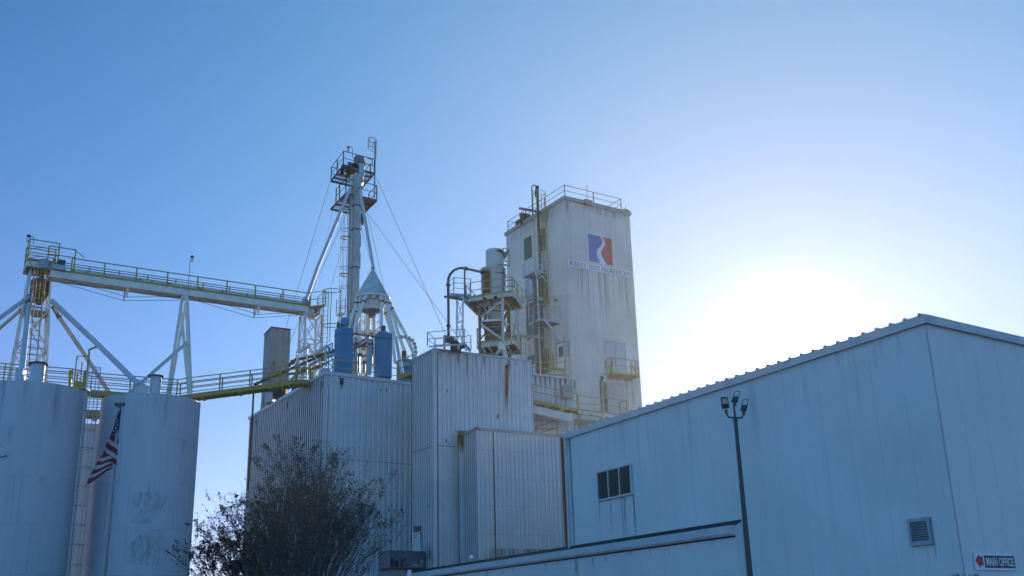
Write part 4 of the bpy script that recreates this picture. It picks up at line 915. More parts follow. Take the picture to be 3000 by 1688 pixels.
for lab, pts, fl in (
    ('spout from the cone sloping furthest left behind the blue filter', [(E2(305, 625), 72.5), (E2(290, 720), 72.4), (E2(150, 1110), 71.6), (E2(60, 1400), 71.2)], [.12]),
    ('vertical spout of the cone passing left of the pipework', [(E2(368, 590), 72.2), (E2(360, 720), 72.2), (E2(345, 1400), 72.0), (E3(370, 1100), 71.9)], [.08]),
    ('spout of the cone bending left in front of the vertical one', [(E2(462, 570), 71.9), (E2(435, 690), 71.8), (E2(300, 1060), 71.2), (E2(215, 1330), 70.8)], [.14]),
    ('spout dropping from the cone behind the right blue filter', [(E2(768, 590), 71.9), (E2(785, 690), 71.8), (E2(765, 1180), 71.4), (E2(755, 1449), 71.2)], [.12]),
    ('long spout of the cone ending at the roof landing', [(E2(845, 610), 72.1), (E2(880, 720), 72.0), (E2(960, 1110), 71), (E3(1170, 450), 70), (E3(1300, 1120), 69)], [.07]),
    ('outermost right spout of the cone with peeling black patches', [(E2(905, 640), 72.8), (E2(935, 740), 72.8), (E2(1110, 1080), 72.2), (E3(1380, 330), 71.2), (E3(1570, 770), 70.4)], [.06, .15]),
    ('spout behind the outermost one ending beside the small blue filter', [(E2(930, 720), 74), (E2(985, 890), 74), (E2(1080, 1240), 73.6), (E3(1395, 790), 72.5)], [.1]),
    ('cream spout under the right side of the cone', [(E2(840, 800), 74), (E2(855, 900), 74), (E2(965, 1280), 73.5), (E3(1150, 900), 72.5)], [.1]),
    ('thin cream spout behind the left front spouts', [(E2(315, 800), 74), (E2(305, 900), 74), (E2(250, 1300), 73.8), (E3(265, 420), 73.4)], [.12]),
    ('straight cream pipe below the centre of the cone', [(E2(630, 890), 73), (E2(635, 1260), 73), (E3(680, 900), 73)], [.05]),
    ('straight cream pipe left of the centre of the cone', [(E2(528, 870), 74.2), (E2(525, 1270), 74.2), (E3(540, 900), 74.2)], [.05])):
    spout(lab, [P(c, y) for c, y in pts], .13 if 'thin' not in lab else .10, 'white_chip', fl, 'spouts under the cone distributor', 'rust')
# ring of flanged pipe to the right of the cone
pts = [E3(1160, 362), E3(1280, 342), E3(1365, 340), E3(1440, 372), E3(1505, 415), E3(1550, 490), E3(1578, 570), E3(1590, 670), E3(1585, 770)]
pipe_thing('bent_pipe', 'white flanged pipe curving down at the right of the cone spouts', pts, .085, 'white', 70.5, [(1, 0), (2, 0), (3, 0), (4, 0), (5, 0), (6, 0), (7, 0)], fm='old_metal')

# access platform under the cone
ap0 = P(E2(480, 1225), 74.5); az_ = ap0.z; apL = PZ(E2(385, 1275), az_); apR = PZ(E2(745, 1262), az_); apK = apL+apR-ap0
ap = thing('access_platform', 'white railed access platform on legs beneath the cone', 'platform', Vector((ap0.x, ap0.y, RZ)))
b = MB(); b.prism([ap0, apL, apK, apR], UP*-.08); b.build('deck', 'tan', ap)
b = MB(); b.beam(ap0-UP*.05, apL-UP*.05, .06, .24); b.beam(ap0-UP*.05, apR-UP*.05, .06, .24); b.beam(apL-UP*.05, apK-UP*.05, .06, .24); b.beam(apR-UP*.05, apK-UP*.05, .06, .24); b.build('edge_beam', 'white', ap)
railing(ap, [apK, apL, ap0, apR, apK], 1.55, .034, 'white', 1.4, (.5,))
for q in (ap0, apL, apR, apK): MB().beam(Vector((q.x, q.y, RZ)), q, .1, .1).build('leg', 'white', ap)
for p, q in ((ap0, apR), (apL, apK), (ap0, apL)):
    MB().beam(Vector((p.x, p.y, RZ+.3)), q-UP*.3, .06, .06).build('brace', 'white', ap); MB().beam(Vector((q.x, q.y, RZ+.3)), p-UP*.3, .06, .06).build('brace', 'white', ap)
q = P(E2(410, 1240), 74.8); ladder(ap, Vector((q.x, q.y, RZ)), Vector((q.x, q.y, az_+1.9)), Vector((.9, -.4, 0)).normalized(), 'yellow', None, None, .38)
b = MB(); b.beam(P(E3(405, 590), 74.5), P(E3(555, 590), 74.5), .1, .26); b.build('crossbeam', 'yellow', ap)
q = P(E3(545, 800), 74.4); MB().beam(Vector((q.x, q.y, RZ)), q+UP*1.4, .13, .13).build('yellow_post', 'yellow', ap)
b = MB(); b.beam(P(E3(410, 755), 74), P(E3(560, 735), 74), .12, .12); b.beam(P(E3(650, 712), 74), P(E3(700, 712), 74), .14, .2); b.build('pipe_bracket', 'rust_orange', ap)

# ================================================================ blue dust filters on the ribbed roof
fN = P(E3(825, 222), 68.2); fz = fN.z; fL = PZ(E3(705, 290), fz); fR = PZ(E3(1080, 264), fz)
f1, f2 = (fL-fN), (fR-fN)
f1, f2 = f1*.97, f2
def filt(N_, z, label):
    q = Vector((N_.x, N_.y, RZ)); H = z-RZ
    t = thing('dust_filter', label, 'dust filter', q, 'blue dust filters on the ribbed roof')
    F = [q, q+f2, q+f1+f2, q+f1]
    MB().prism([p+UP*.20 for p in F], UP*(H-.20)).build('housing', 'blue', t)
    o = (f1+f2)/2; c = q+o
    MB().prism([c+(p-c)*1.03+UP*(H*.86) for p in F], UP*.05).build('band', 'blue_dark', t)
    b = MB(); b.prism([c+(p-c)*1.03+UP*.15 for p in F], UP*.06); 
    b.build('base_frame', 'blue_dark', t)
    b = MB(); lo_ = [c+(p-c)*.80-UP*.02 for p in F]; up_ = [c+(p-c)*.97+UP*.15 for p in F]
    b.add(lo_+up_, [(0, 1, 5, 4), (1, 2, 6, 5), (2, 3, 7, 6), (3, 0, 4, 7)]); b.build('hopper', 'blue', t)
    b = MB(); b.lathe(c+UP*H, [(.30, 0), (.33, .03), (.31, .12), (.22, .16)], 20, capt=True); b.build('fan_base', 'old_metal', t)
    b = MB(); b.lathe(c+UP*(H+.18), [(.16, 0), (.16, .34), (.12, .38)], 18, capt=True); fm = b.build('fan_motor', 'dark', t)
    return t
F2_ = filt(fN, fz, 'right-hand of the two tall blue dust filters, with a dark motor on top')
m1 = P(C5(540, 745), 67.4)
F1_ = copy_tree(F2_, Vector((m1.x-fN.x, m1.y-fN.y, 0)), 'left-hand of the two tall blue dust filters, beside the blue ladder frame')
F1_.scale = (1.06, 1.06, (m1.z-RZ)/(fz-RZ))
MB().obox(P(C5(590, 700), 68.1), DR*.24, DL*.2, UP*.24).build('fan_housing', 'blue', F1_) if False else None
b = MB(); b.obox(P(C5(588, 702), 68.0), DR*.25, DL*.2, UP*.26); b.build('fan_housing', 'blue', label='blue fan box on top of the left blue filter', cat='fan box')
b = MB(); q = P(C5(530, 730), 67.8); b.lathe(q, [(.05, -.1), (.26, .12)], 16, axis=hd(-110), capt=True); b.build('exhaust_horn', 'green_pipe', label='dark horn outlet at the top left of the left blue filter', cat='outlet')
# small third filter by the landing
q0 = P(E3(1285, 812), 70.6); z3 = q0.z; qL = q0+DL*.9; qR = PZ(E3(1500, 840), z3)
t3 = thing('dust_filter', 'small blue filter half hidden behind the panel block roof edge', 'dust filter', Vector((q0.x, q0.y, RZ)), 'blue dust filters on the ribbed roof')
g1, g2 = qL-q0, qR-q0; F = [Vector((q0.x, q0.y, RZ+.3))+v for v in (Vector((0, 0, 0)), g2, g1+g2, g1)]
MB().prism(F, UP*(z3-RZ-.3)).build('housing', 'blue', t3)
c = q0+(g1+g2)/2; MB().prism([c+(Vector((p.x, p.y, z3))-c)*1.05 for p in F], UP*.06).build('lid', 'blue_dark', t3)
MB().prism([c+(Vector((p.x, p.y, z3-.62))-Vector((c.x, c.y, z3-.62)))*1.03-UP*.62 for p in F], UP*.05).build('band', 'blue_dark', t3)
b = MB(); b.lathe(P(E3(1330, 800), 71), [(.17, -.05), (.17, .52)], 16, capt=True); b.build('fan_motor', 'dark', t3)
oo = (-DL).normalized(); b = MB(); b.prism([q0+g2*.08-UP*.22+oo*.01, q0+g2*.92-UP*.22+oo*.01, q0+g2*.92-UP*.42+oo*.01, q0+g2*.08-UP*.42+oo*.01], oo*.01); b.build('maker_plate', 'blue_light', t3)
# blue ladder frame left of the first filter
bf = thing('filter_frame', 'blue angle-iron frame leaning left of the left blue filter', 'frame', P(E1(885, 770), 67.2))
for a, c in (((865, 250), (975, 180)), ((885, 250), (885, 780)), ((970, 180), (955, 530)), ((860, 405), (950, 350)), ((870, 590), (1020, 515)), ((905, 270), (905, 385)), ((925, 260), (920, 330)), ((880, 600), (965, 690))):
    MB().beam(P(E1(*a), 67.2), P(E1(*c), 67.2), .10, .06).build('bar', 'blue', bf)

# pipework between the filters
pipe_thing('vertical_pipe', 'white pipe with a bulbous elbow right of the left blue filter', [E3(275, 385), E3(305, 372), E3(325, 400), E3(318, 500), E3(312, 1100)], .105, 'trim_blue', 68.4, [(3, .0), (3, .12)], group='pipes between the blue filters')
pipe_thing('vertical_pipe', 'white pipe with a bulbous elbow left of the right blue filter', [E3(575, 420), E3(610, 400), E3(632, 425), E3(622, 500), E3(600, 1140)], .115, 'trim_blue', 68.4, [(3, .0)], group='pipes between the blue filters')
pipe_thing('conduit', 'upper dark conduit running between the two blue filters', [E3(240, 262), E3(420, 285), E3(700, 330)], .035, 'dark', 68.3, group='pipes between the blue filters')
pipe_thing('conduit', 'lower dark conduit running between the two blue filters', [E3(240, 285), E3(560, 330), E3(1090, 392)], .03, 'dark', 67.9, group='pipes between the blue filters')
pipe_thing('conduit', 'dark conduit bending over beside the right blue filter', [E3(570, 295), E3(640, 250), E3(665, 262), E3(668, 700)], .03, 'dark', 68.2, group='pipes between the blue filters')
pipe_thing('conduit', 'curved cable pipe reaching the motor of the right blue filter', [E3(705, 300), E3(708, 240), E3(770, 160), E3(840, 132)], .025, 'dark', 68.1, group='pipes between the blue filters')
pipe_thing('slanting_pipe', 'grey pipe slanting between the white elbows', [E3(355, 490), E3(565, 355)], .11, 'galv', 68.8, group='pipes between the blue filters')
pipe_thing('slanting_pipe', 'second grey pipe below the slanting one', [E3(240, 640), E3(330, 575), E3(480, 500), E3(560, 455)], .10, 'galv_dark', 69.3, group='pipes between the blue filters')
pipe_thing('slanting_pipe', 'level grey pipe behind the white elbows', [E3(240, 515), E3(570, 550)], .07, 'galv_dark', 69.5, group='pipes between the blue filters')
b = MB(); b.beam(P(E3(565, 1120), 68.5), P(E3(573, 335), 68.5), .16, .16); b.build('square_post', 'trim_blue', label='grey square post between the white elbow pipes', cat='post')
for lab, x, y0, y1, w in (('blue actuator column behind the left white pipe', 350, 700, 1100, .30), ('slim blue actuator beside the right white pipe', 640, 560, 900, .14), ('small blue actuator low between the filters', 490, 850, 1100, .14)):
    t = thing('actuator', lab, 'actuator', P(E3(x, y1), 69.2), 'blue actuators between the filters')
    b = MB(); b.beam(P(E3(x, y1), 69.2), P(E3(x+4, y0), 69.2), w, w); b.build('body', 'blue_dark', t)
    b = MB(); b.obox(P(E3(x, y0+30), 69.2), DR*w*.9, DL*w*.9, UP*.08); b.build('collar', 'blue', t)
# yellow landing bridging to the panel block roof
yl = thing('roof_landing', 'yellow railed landing between the ribbed roof and the panel block', 'platform', P(E3(1200, 1200), 67))
y0 = P(E3(1195, 1195), 67.0); yz = y0.z; y1 = PZ(E3(1515, 1055), yz) 
dvv = (y1-y0); y2 = y0+Vector((1.2, .7, 0)); y3 = y1+Vector((1.2, .7, 0))
b = MB(); b.prism([y0, y1, y3, y2], UP*-.08); b.build('deck', 'yellow', yl)
b = MB(); b.beam(y0-UP*.08, y1-UP*.08, .07, .26); b.beam(y2-UP*.12, y3-UP*.12, .07, .2); b.build('side_beam', 'yellow', yl)
railing(yl, [y0, y1], 1.05, .034, 'yellow', 1.6, (.5,))
railing(yl, [y2, y3], 1.05, .034, 'yellow', 1.6, (.5,))
# roof hatch kit near the edge of the ribbed roof
b = MB(); b.lathe(P(E1(240, 1130), 71.5), [(.45, -.3), (.45, .1), (.3, .3), (.05, .36)], 20); b.build('roof_vent', 'dark', label='dark round vent cap low on the ribbed roof near the catwalk end', cat='vent')
b = MB(); q = P(E1(825, 760), 66.8); b.lathe(q, [(.3, -.4), (.3, .05), (.22, .12)], 20, capt=True); b.build('drum', 'galv', label='grey drum at the corner of the ribbed roof', cat='drum')
# ================================================================ equipment on the panel tower roof
MY = 60.5
m0 = P(C6(435, 1178), MY); mz = TZ+.35
mq = [PZ(c, mz) for c in (C6(45, 1250), C6(435, 1185), C6(505, 1268), C6(125, 1300))]
qa = [P(C6(435, 1030), MY)]; rzt = qa[0].z; qa = [PZ(c, rzt) for c in (C6(45, 1065), C6(435, 1030), C6(505, 1100), C6(125, 1132))]
bs = [Vector((p.x, p.y, TZ)) for p in qa]
bp = thing('fan_platform_railing', 'weathered grey pipe railing enclosing the blower on the panel tower roof', 'guard rail', bs[0])
railing(bp, [bs[0], bs[1], bs[2], bs[3], bs[0]], rzt-TZ, .025, 'galv', 1.9, (.52,))
b = MB(); b.beam(P(C6(60, 1218), MY+.2), P(C6(425, 1192), MY+.1), .07, .09); b.build('kick_rail', 'galv', bp)
bl = thing('blower', 'dark blower and motor set on the panel tower roof', 'blower', P(C6(270, 1250), 61.5))
bc = P(C6(270, 1140), 61.5)
b = MB(); b.tube([bc-DR*.22, bc+DR*.28], .24, 18); b.build('motor', 'green_pipe', bl)
b = MB(); b.prism([P(c, 61.6) for c in (C6(290, 1150), C6(360, 1150), C6(395, 1185), C6(400, 1260), C6(285, 1260))], Vector((0, .5, 0))); b.build('casing', 'dark', bl)
b = MB(); b.beam(P(C6(225, 1260), 61.6), P(C6(225, 1103), 61.6), .36, .12, up=Vector((1, 0, 0))); b.build('belt_guard', 'yellow_pale', bl)
b = MB(); b.beam(P(C6(330, 1230), 61.4), P(C6(440, 1210), 61.4), .12, .3); b.beam(P(C6(340, 1130), 61.6), P(C6(345, 1170), 61.6), .06, .06); b.build('base_frame', 'dark', bl)
b = MB(); b.beam(P(C6(430, 1180), MY+.5), P(C6(500, 1262), MY+1), .12, .16); b.beam(P(C6(378, 1200), MY+.3), P(C6(372, 1250), MY+.3), .14, .1); b.beam(P(C6(455, 1225), MY+.3), P(C6(453, 1260), MY+.3), .14, .1); b.build('support', 'galv', bl)
# arched conveying pipe from the blower to the dust tank
AY = 62.5
ap_ = [C6(268, 1150), C6(268, 900), C6(266, 700), C6(263, 540), C6(266, 500), C6(278, 463), C6(300, 430), (1240+328*.27597, 680+405*.27597), C6(360, 390), C6(400, 381), C6(455, 389), C6(540, 408), C6(632, 428)]
ys = [AY, AY, AY, AY, AY+.1, AY+.3, AY+.6, AY+.9, AY+1.3, AY+1.8, AY+2.6, AY+4, AY+5.2]
pipe_thing('arched_pipe', 'dark arched conveying pipe curving from the roof blower over to the dust tank', ap_, .085, 'green_pipe', ys, [(0, .62), (2, .85), (9, .95), (11, .9)], fm='dark')
b = MB(); b.beam(P(C6(440, 690), 64.8), P(C6(440, 395), 64.8), .14, .1); b.build('pipe_support_post', 'green_pipe', label='dark post holding up the top of the arched pipe', cat='post')
# white ladder-like support of the arch
ls = thing('braced_stand', 'white narrow cross-braced stand under the arched pipe landing', 'stand', P(C6(390, 1200), 65))
T = lambda x, y: P(C6(x, y), 65)
for p, q in (((358, 720), (354, 1190)), ((423, 685), (416, 1200))): MB().beam(T(*q), T(*p), .13, .13).build('leg', 'white', ls)
for p, q in (((365, 735), (420, 930)), ((420, 735), (358, 965)), ((360, 975), (416, 1180)), ((418, 950), (356, 1190))): MB().beam(T(*q), T(*p), .035, .035).build('brace', 'steel', ls)
for p, q in (((360, 968), (416, 940)), ((358, 722), (425, 688))): MB().beam(T(*q), T(*p), .10, .10).build('strut', 'white', ls)

# ================================================================ dust tank on its two-storey frame
KT = 69.2
tcx = P(C6(746, 560), KT); tc0 = Vector((tcx.x, tcx.y, 0)); Z = lambda y, x=746: P(C6(x, y), KT).z
tk = thing('dust_tank', 'rust-streaked two-diameter dust tank with a conical bottom in a steel frame', 'tank', tc0+UP*Z(1060))
rL, rU = .5*263*.27597/FPX*KT*1.06, .5*188*.27597/FPX*KT*1.06
b = MB(); b.lathe(tc0, [(rL, Z(720)), (rL, Z(412))], 48); b.lathe(tc0, [(rL, Z(412)), (rL+.035, Z(408)), (rL+.035, Z(400)), (rL-.02, Z(398)), (.1, Z(385))], 48); b.build('lower_shell', 'tank_rusty', tk)
uc = Vector((P(C6(757, 300), KT).x, tc0.y, 0))
b = MB(); b.lathe(uc, [(rU, Z(400)), (rU, Z(210))], 48); b.lathe(uc, [(rU, Z(210)), (rU*.96, Z(198)), (.1, Z(192))], 48); b.build('upper_shell', 'tank_grey', tk)
b = MB(); b.lathe(tc0, [(.36, Z(965)), (rL, Z(735)), (rL, Z(719))], 48); b.build('cone', 'tank_rusty', tk)
b = MB(); b.lathe(tc0, [(.62, Z(868)), (.65, Z(862)), (.62, Z(856))], 40); b.build('cone_band', 'steel', tk)
# vertical dark pipes and rust run down the shell
bA = MB(); bA.tube([P(C6(648, 400), KT-rL-.05), P(C6(648, 660), KT-rL-.05)], .04, 6); bA.tube([P(C6(642, 410), KT-rL), P(C6(645, 398), KT-rL-.1), P(C6(705, 392), KT-rL-.1), P(C6(712, 380), KT-rL-.1)], .03, 6); bA.build('sensor_pipe', 'dark', tk)
silo_r = rL+.006
def tank_patch(c0, c1, c2_, c3, m):
    b = MB(); n = 8
    def on(cc):
        d = ray(cc); o = EYE-tc0; A = d.x**2+d.y**2; B = o.x*d.x+o.y*d.y; K = o.x**2+o.y**2-silo_r**2
        return EYE+d*((-B-math.sqrt(max(0, B*B-A*K)))/A)
    L = lambda a, e, u: (a[0]+(e[0]-a[0])*u, a[1]+(e[1]-a[1])*u)
    for i in range(n):
        u0, u1 = i/n, (i+1)/n
        b.quad(on(L(c0, c1, u0)), on(L(c0, c1, u1)), on(L(c3, c2_, u1)), on(L(c3, c2_, u0)), uv=[(u0, 1), (u1, 1), (u1, .5), (u0, .5)])
    return b.build('rust_stain', m, tk)
tank_patch(C6(618, 420), C6(725, 402), C6(722, 640), C6(618, 660), 'rust_stain_heavy'); tank_patch(C6(640, 410), C6(700, 402), C6(700, 640), C6(640, 650), 'rust_stain_heavy')
b = MB(); b.prism([P(c, KT-.6) for c in (C6(742, 205), C6(750, 183), C6(838, 186), C6(842, 208))], Vector((.1, .7, 0))); b.build('top_hood', 'dark', tk)
q = P(C6(735, 185), KT-.3); MB().tube([q+Vector((math.cos(t)*.07, 0, math.sin(t)*.09)) for t in [2*math.pi*k/10 for k in range(10)]], .02, 5, closed=True).build('lifting_lug', 'steel', tk)
b = MB(); b.tube([P(c, KT-.7) for c in (C6(850, 620), C6(848, 180), C6(856, 168), C6(900, 185), C6(908, 200))], .035, 6); b.tube([P(c, KT-.8) for c in (C6(788, 395), C6(790, 348), C6(880, 350), C6(912, 355), C6(912, 240))], .035, 6); b.build('small_pipe', 'dark', tk)
b = MB(); b.tube([P(c, KT-.6) for c in (C6(900, 660), C6(893, 250), C6(900, 232), C6(912, 240))], .05, 8); b.build('white_pipe', 'white', tk)
b = MB(); b.prism([P(c, KT+.1) for c in (C6(845, 215), C6(880, 205), C6(905, 185), C6(912, 225), C6(875, 245), C6(850, 240))], Vector((0, .4, 0))); b.prism([P(c, KT+.1) for c in (C6(855, 240), C6(880, 240), C6(872, 275), C6(855, 275))], Vector((0, .3, 0))); b.build('top_valve', 'galv_dark', tk)
b = MB()
for y in (300, 345): b.prism([P(c, KT-.2) for c in (C6(862, y-10), C6(884, y), C6(862, y+8))], Vector((0, .3, 0)))
for y in (470,): b.tube([tc0+UP*Z(y)+Vector((math.sin(a), -math.cos(a), 0))*(rL+.03) for a in [math.radians(10+8*k) for k in range(12)]], .04, 6)
b.build('bracket', 'galv_dark', tk)
# rotary airlock stack under the cone
b = MB()
for y0, y1, r in ((958, 975, .56), (975, 1000, .50), (1000, 1012, .55), (1012, 1045, .44), (1045, 1060, .56), (1060, 1090, .40)):
    z1, z0 = Z(y0, 755), Z(y1, 755); ctr = P(C6(755, (y0+y1)/2), KT); s = r*.82
    b.prism([Vector((ctr.x, ctr.y, z0))+DR*i*s+DL*j*s for i, j in ((-1, -1), (1, -1), (1, 1), (-1, 1))], UP*(z1-z0))
b.build('rotary_airlock', 'steel', tk)
b = MB(); mc = P(C6(690, 985), KT); b.tube([mc-Vector((.35, 0, 0)), mc+Vector((.3, 0, 0))], .26, 14); b.build('airlock_motor', 'dark', tk)
b = MB(); q0, q1 = P(C6(705, 1115), KT-.5), P(C6(865, 1125), KT+1.2); b.tube([q0, q1], .36, 20); b.build('screw_housing', 'rust_drum', tk)
# frame: platforms, legs, braces
FT = thing('tank_frame', 'rusty white two-deck steel frame with yellow railings carrying the dust tank', 'frame', Vector((tc0.x, tc0.y, TZ-1)))
def deckq(n, l, r, k, Y): 
    N_ = P(C6(*n), Y); z = N_.z; return [N_]+[PZ(C6(*c), z) for c in (l, r, k)]
u_n, u_l, u_r, u_k = deckq((945, 640), (440, 712), (1058, 775), (580, 852), 67.2)
uzz = u_n.z
def deck(par, n, l, r, k, th, mtop='tan', beam='white_rusty', hole=None):
    b = MB()
    for p, q in ((n, l), (l, k), (k, r), (r, n)): b.beam(p-UP*th/2, q-UP*th/2, .12, th)
    f = b.build('deck_beam', beam, par)
    b = MB(); b.prism([n, l, k, r], UP*-.03); b.build('deck_plate', mtop, f)
    b = MB()
    for i in range(1, 4): t = i/4; b.beam(n.lerp(l, t)-UP*.12, r.lerp(k, t)-UP*.12, .1, .16)
    b.build('joist', beam, f); return f
deck(FT, u_n, u_l, u_r, u_k, .25, 'brown')
b = MB(); b.beam(u_n+UP*.08, u_n.lerp(u_l, .88)+UP*.08, .05, .18); b.beam(u_n+UP*.08, u_r+UP*.08, .05, .18); b.build('toe_board', 'yellow', FT)
railing(FT, [u_n.lerp(u_l, .88), u_n, u_r, u_r.lerp(u_k, .25)], 1.12, .029, 'yellow', 1.9, (.5,))
railing(FT, [u_l.lerp(u_k, .1), u_l.lerp(u_k, .75)], 1.12, .03, 'rust_orange', 1.9, (.5,))
l_n, l_l, l_r, l_k = deckq((970, 1150), (575, 1188), (1040, 1255), (650, 1290), 67.2)
deck(FT, l_n, l_l, l_r, l_k, .27, 'brown')
b = MB(); b.beam(l_n+UP*.08, l_l+UP*.08, .05, .18); b.beam(l_n+UP*.08, l_r+UP*.08, .05, .18); b.build('toe_board', 'yellow', FT)
railing(FT, [l_l.lerp(l_k, .3), l_l, l_n, l_r, l_r.lerp(l_k, .4)], 1.08, .029, 'yellow', 1.9, (.5,))
lg = [(592, 730, 1290, 67.5, 'rust_orange', .12), (660, 860, 1170, 70.0, 'rust', .14), (838, 712, 1320, 67.4, 'white_rusty', .15), (903, 815, 1320, 70.5, 'brown', .18)]
for x, y0, y1, Y, m, w in lg:
    t_ = P(C6(x, y0), Y); MB().beam(Vector((t_.x, t_.y, TZ-1)), t_, w, w).build('leg', m, FT)
for a, c, Y, m, w in (((830, 735), (612, 912), 67.4, 'white_rusty', .14), ((612, 980), (832, 1132), 67.4, 'white_rusty', .13), ((610, 945), (830, 932), 67.4, 'white', .12), ((838, 932), (905, 985), 68, 'white_rusty', .16),
                      ((905, 820), (840, 1000), 69, 'brown', .1), ((845, 920), (900, 1080), 69, 'brown', .08), ((880, 850), (850, 930), 69.5, 'brown', .08), ((600, 860), (655, 1060), 68.6, 'rust', .07), ((655, 1080), (600, 1150), 68.6, 'rust', .08),
                      ((600, 1060), (660, 870), 68.6, 'rust', .06), ((840, 1215), (770, 1300), 67.4, 'white', .13), ((862, 1195), (885, 1320), 67.6, 'white', .14), ((612, 1200), (660, 1280), 67.6, 'white_rusty', .1), ((905, 1010), (850, 1110), 70, 'brown', .09), ((612, 870), (605, 1290), 67.3, 'steel', .06)):
    MB().beam(P(C6(*a), Y), P(C6(*c), Y), w, w).build('brace', m, FT)
b = MB(); b.obox(P(C6(830, 1215), 67.3), DR*.22, DL*.1, UP*.22); b.build('gusset', 'white', FT)
q0, q1 = P(C6(930, 1050), 69.2), P(C6(930, 705), 69.2); ladder(FT, Vector((q1.x, q1.y, q0.z)), q1, Vector((.98, -.2, 0)).normalized(), 'yellow', None, None, .62)
q1 = P(C6(1052, 1068), 68.4); q0 = P(C6(1052, 1330), 68.4); ladder(FT, Vector((q1.x, q1.y, TZ-.5)), q1, Vector((.75, .66, 0)).normalized(), 'yellow', None, None, .46)
b = MB()
for x, y in ((652, 712), (768, 698)): b.tube([P(C6(x, y), 67.0), P(C6(x, y), 67.4)], .14, 14)
b.build('vent_hole_cover', 'black', FT)
b = MB(); b.prism([P(c, 67.6) for c in (C6(945, 1095), C6(992, 1095), C6(992, 1142), C6(945, 1142))], Vector((0, .35, 0))); b.build('junction_box', 'hvac', FT)
b = MB()
for k, x in enumerate((955, 962, 970)): b.tube([P(C6(x, 1095), 67.8), P(C6(x-2, 1060), 67.8), P(C6(x-12, 1040), 67.9), P(C6(x-30, 1035), 68)], .02, 5)
b.tube([P(C6(1015, 1180), 67.6), P(C6(1005, 1100), 67.8), P(C6(1003, 850), 67.8), P(C6(998, 822), 67.8), P(C6(988, 818), 67.8), P(C6(980, 835), 67.8), P(C6(980, 885), 67.8)], .035, 6)
b.tube([P(C6(1035, 770), 67.4), P(C6(1032, 800), 67.6), P(C6(1013, 850), 67.8), P(C6(1010, 1100), 67.8)], .02, 5); b.build('conduit', 'galv', FT)
b = MB(); b.tube([P(c, 67) for c in (C6(862, 560), C6(866, 525), C6(885, 512), C6(960, 508), C6(968, 520), C6(968, 575), C6(972, 590))], .03, 6); b.tube([P(c, 67) for c in (C6(870, 600), C6(890, 580), C6(955, 575), C6(968, 590))], .03, 6); b.build('hose_pipe', 'red_dark', FT)
b = MB(); b.tube([P(C6(555, 615), 67.2), P(C6(870, 580), 67.2)], .02, 5); b.build('air_line', 'galv', FT)
b = MB(); b.prism([P(c, 68.2) for c in (C6(655, 800), C6(690, 788), C6(688, 845))], Vector((0, .05, 0))); b.build('gusset', 'rust', FT)
# white side landing towards the arch
w_n, w_l, w_r, w_k = [P(C6(505, 672), 66.6)]+[PZ(C6(*c), P(C6(505, 672), 66.6).z) for c in ((278, 660), (520, 690), (300, 682))]
sl_ = thing('side_landing', 'pale blue-white railed landing between the arched pipe and the dust tank frame', 'platform', w_n)
wl0 = P(C6(285, 655), 65.2); wz_ = wl0.z; wr0 = PZ(C6(505, 668), wz_); bk_ = Vector((-.15, .95, 0))
b = MB(); b.prism([wl0, wr0, wr0+bk_, wl0+bk_], UP*-.05); b.build('deck', 'galv', sl_); b = MB(); b.beam(wl0-UP*.04, wr0-UP*.04, .08, .16); b.beam(wl0-UP*.16, wr0-UP*.2+bk_, .1, .1); b.build('edge_beam', 'trim_blue', sl_)
b = MB(); b.beam(P(C6(222, 686), 65), P(C6(420, 718), 65), .14, .13); b.build('outrigger', 'dark', sl_)
railing(sl_, [wl0+bk_, wl0+Vector((.25, 0, 0)), wr0], 1.12, .027, 'trim_blue', 1.5, (.35, .68))

# ================================================================ concrete tower
TY_ = 80
k0 = P(C7(740, 250), TY_); KZ = k0.z; kl = PZ(C7(88, 655), KZ); kr = PZ(C7(1465, 425), KZ)
kdl, kdr = (kl-k0).normalized(), (kr-k0).normalized()
ct = thing('concrete_tower', 'tall pale concrete mill tower with green shuttered openings and stained walls', 'tower', Vector((k0.x, k0.y, 0)))
G = lambda p, z=0: Vector((p.x, p.y, z))
kk = kl+kr-k0
oL = Vector((-kdl.y, kdl.x, 0)); oL = oL if oL.dot(kdr) < 0 else -oL
oR = Vector((-kdr.y, kdr.x, 0)); oR = oR if oR.dot(kdl) < 0 else -oR
b = MB(); b.prism([G(k0), G(kr), G(kk), G(kl)], UP*KZ); b.build('shaft', 'concrete', ct)
b = MB(); c_ = (k0+kk)/2
b.prism([k0+oL*.12+oR*.12, kr+oR*.12-oL*.12, kk-oL*.12-oR*.12, kl+oL*.12-oR*.12], UP*.34); b.build('parapet', 'concrete_cap', ct)
def LF(c, o=0.): return PP(c, k0, oL)+oL*o
def RF(c, o=0.): return PP(c, k0, oR)+oR*o
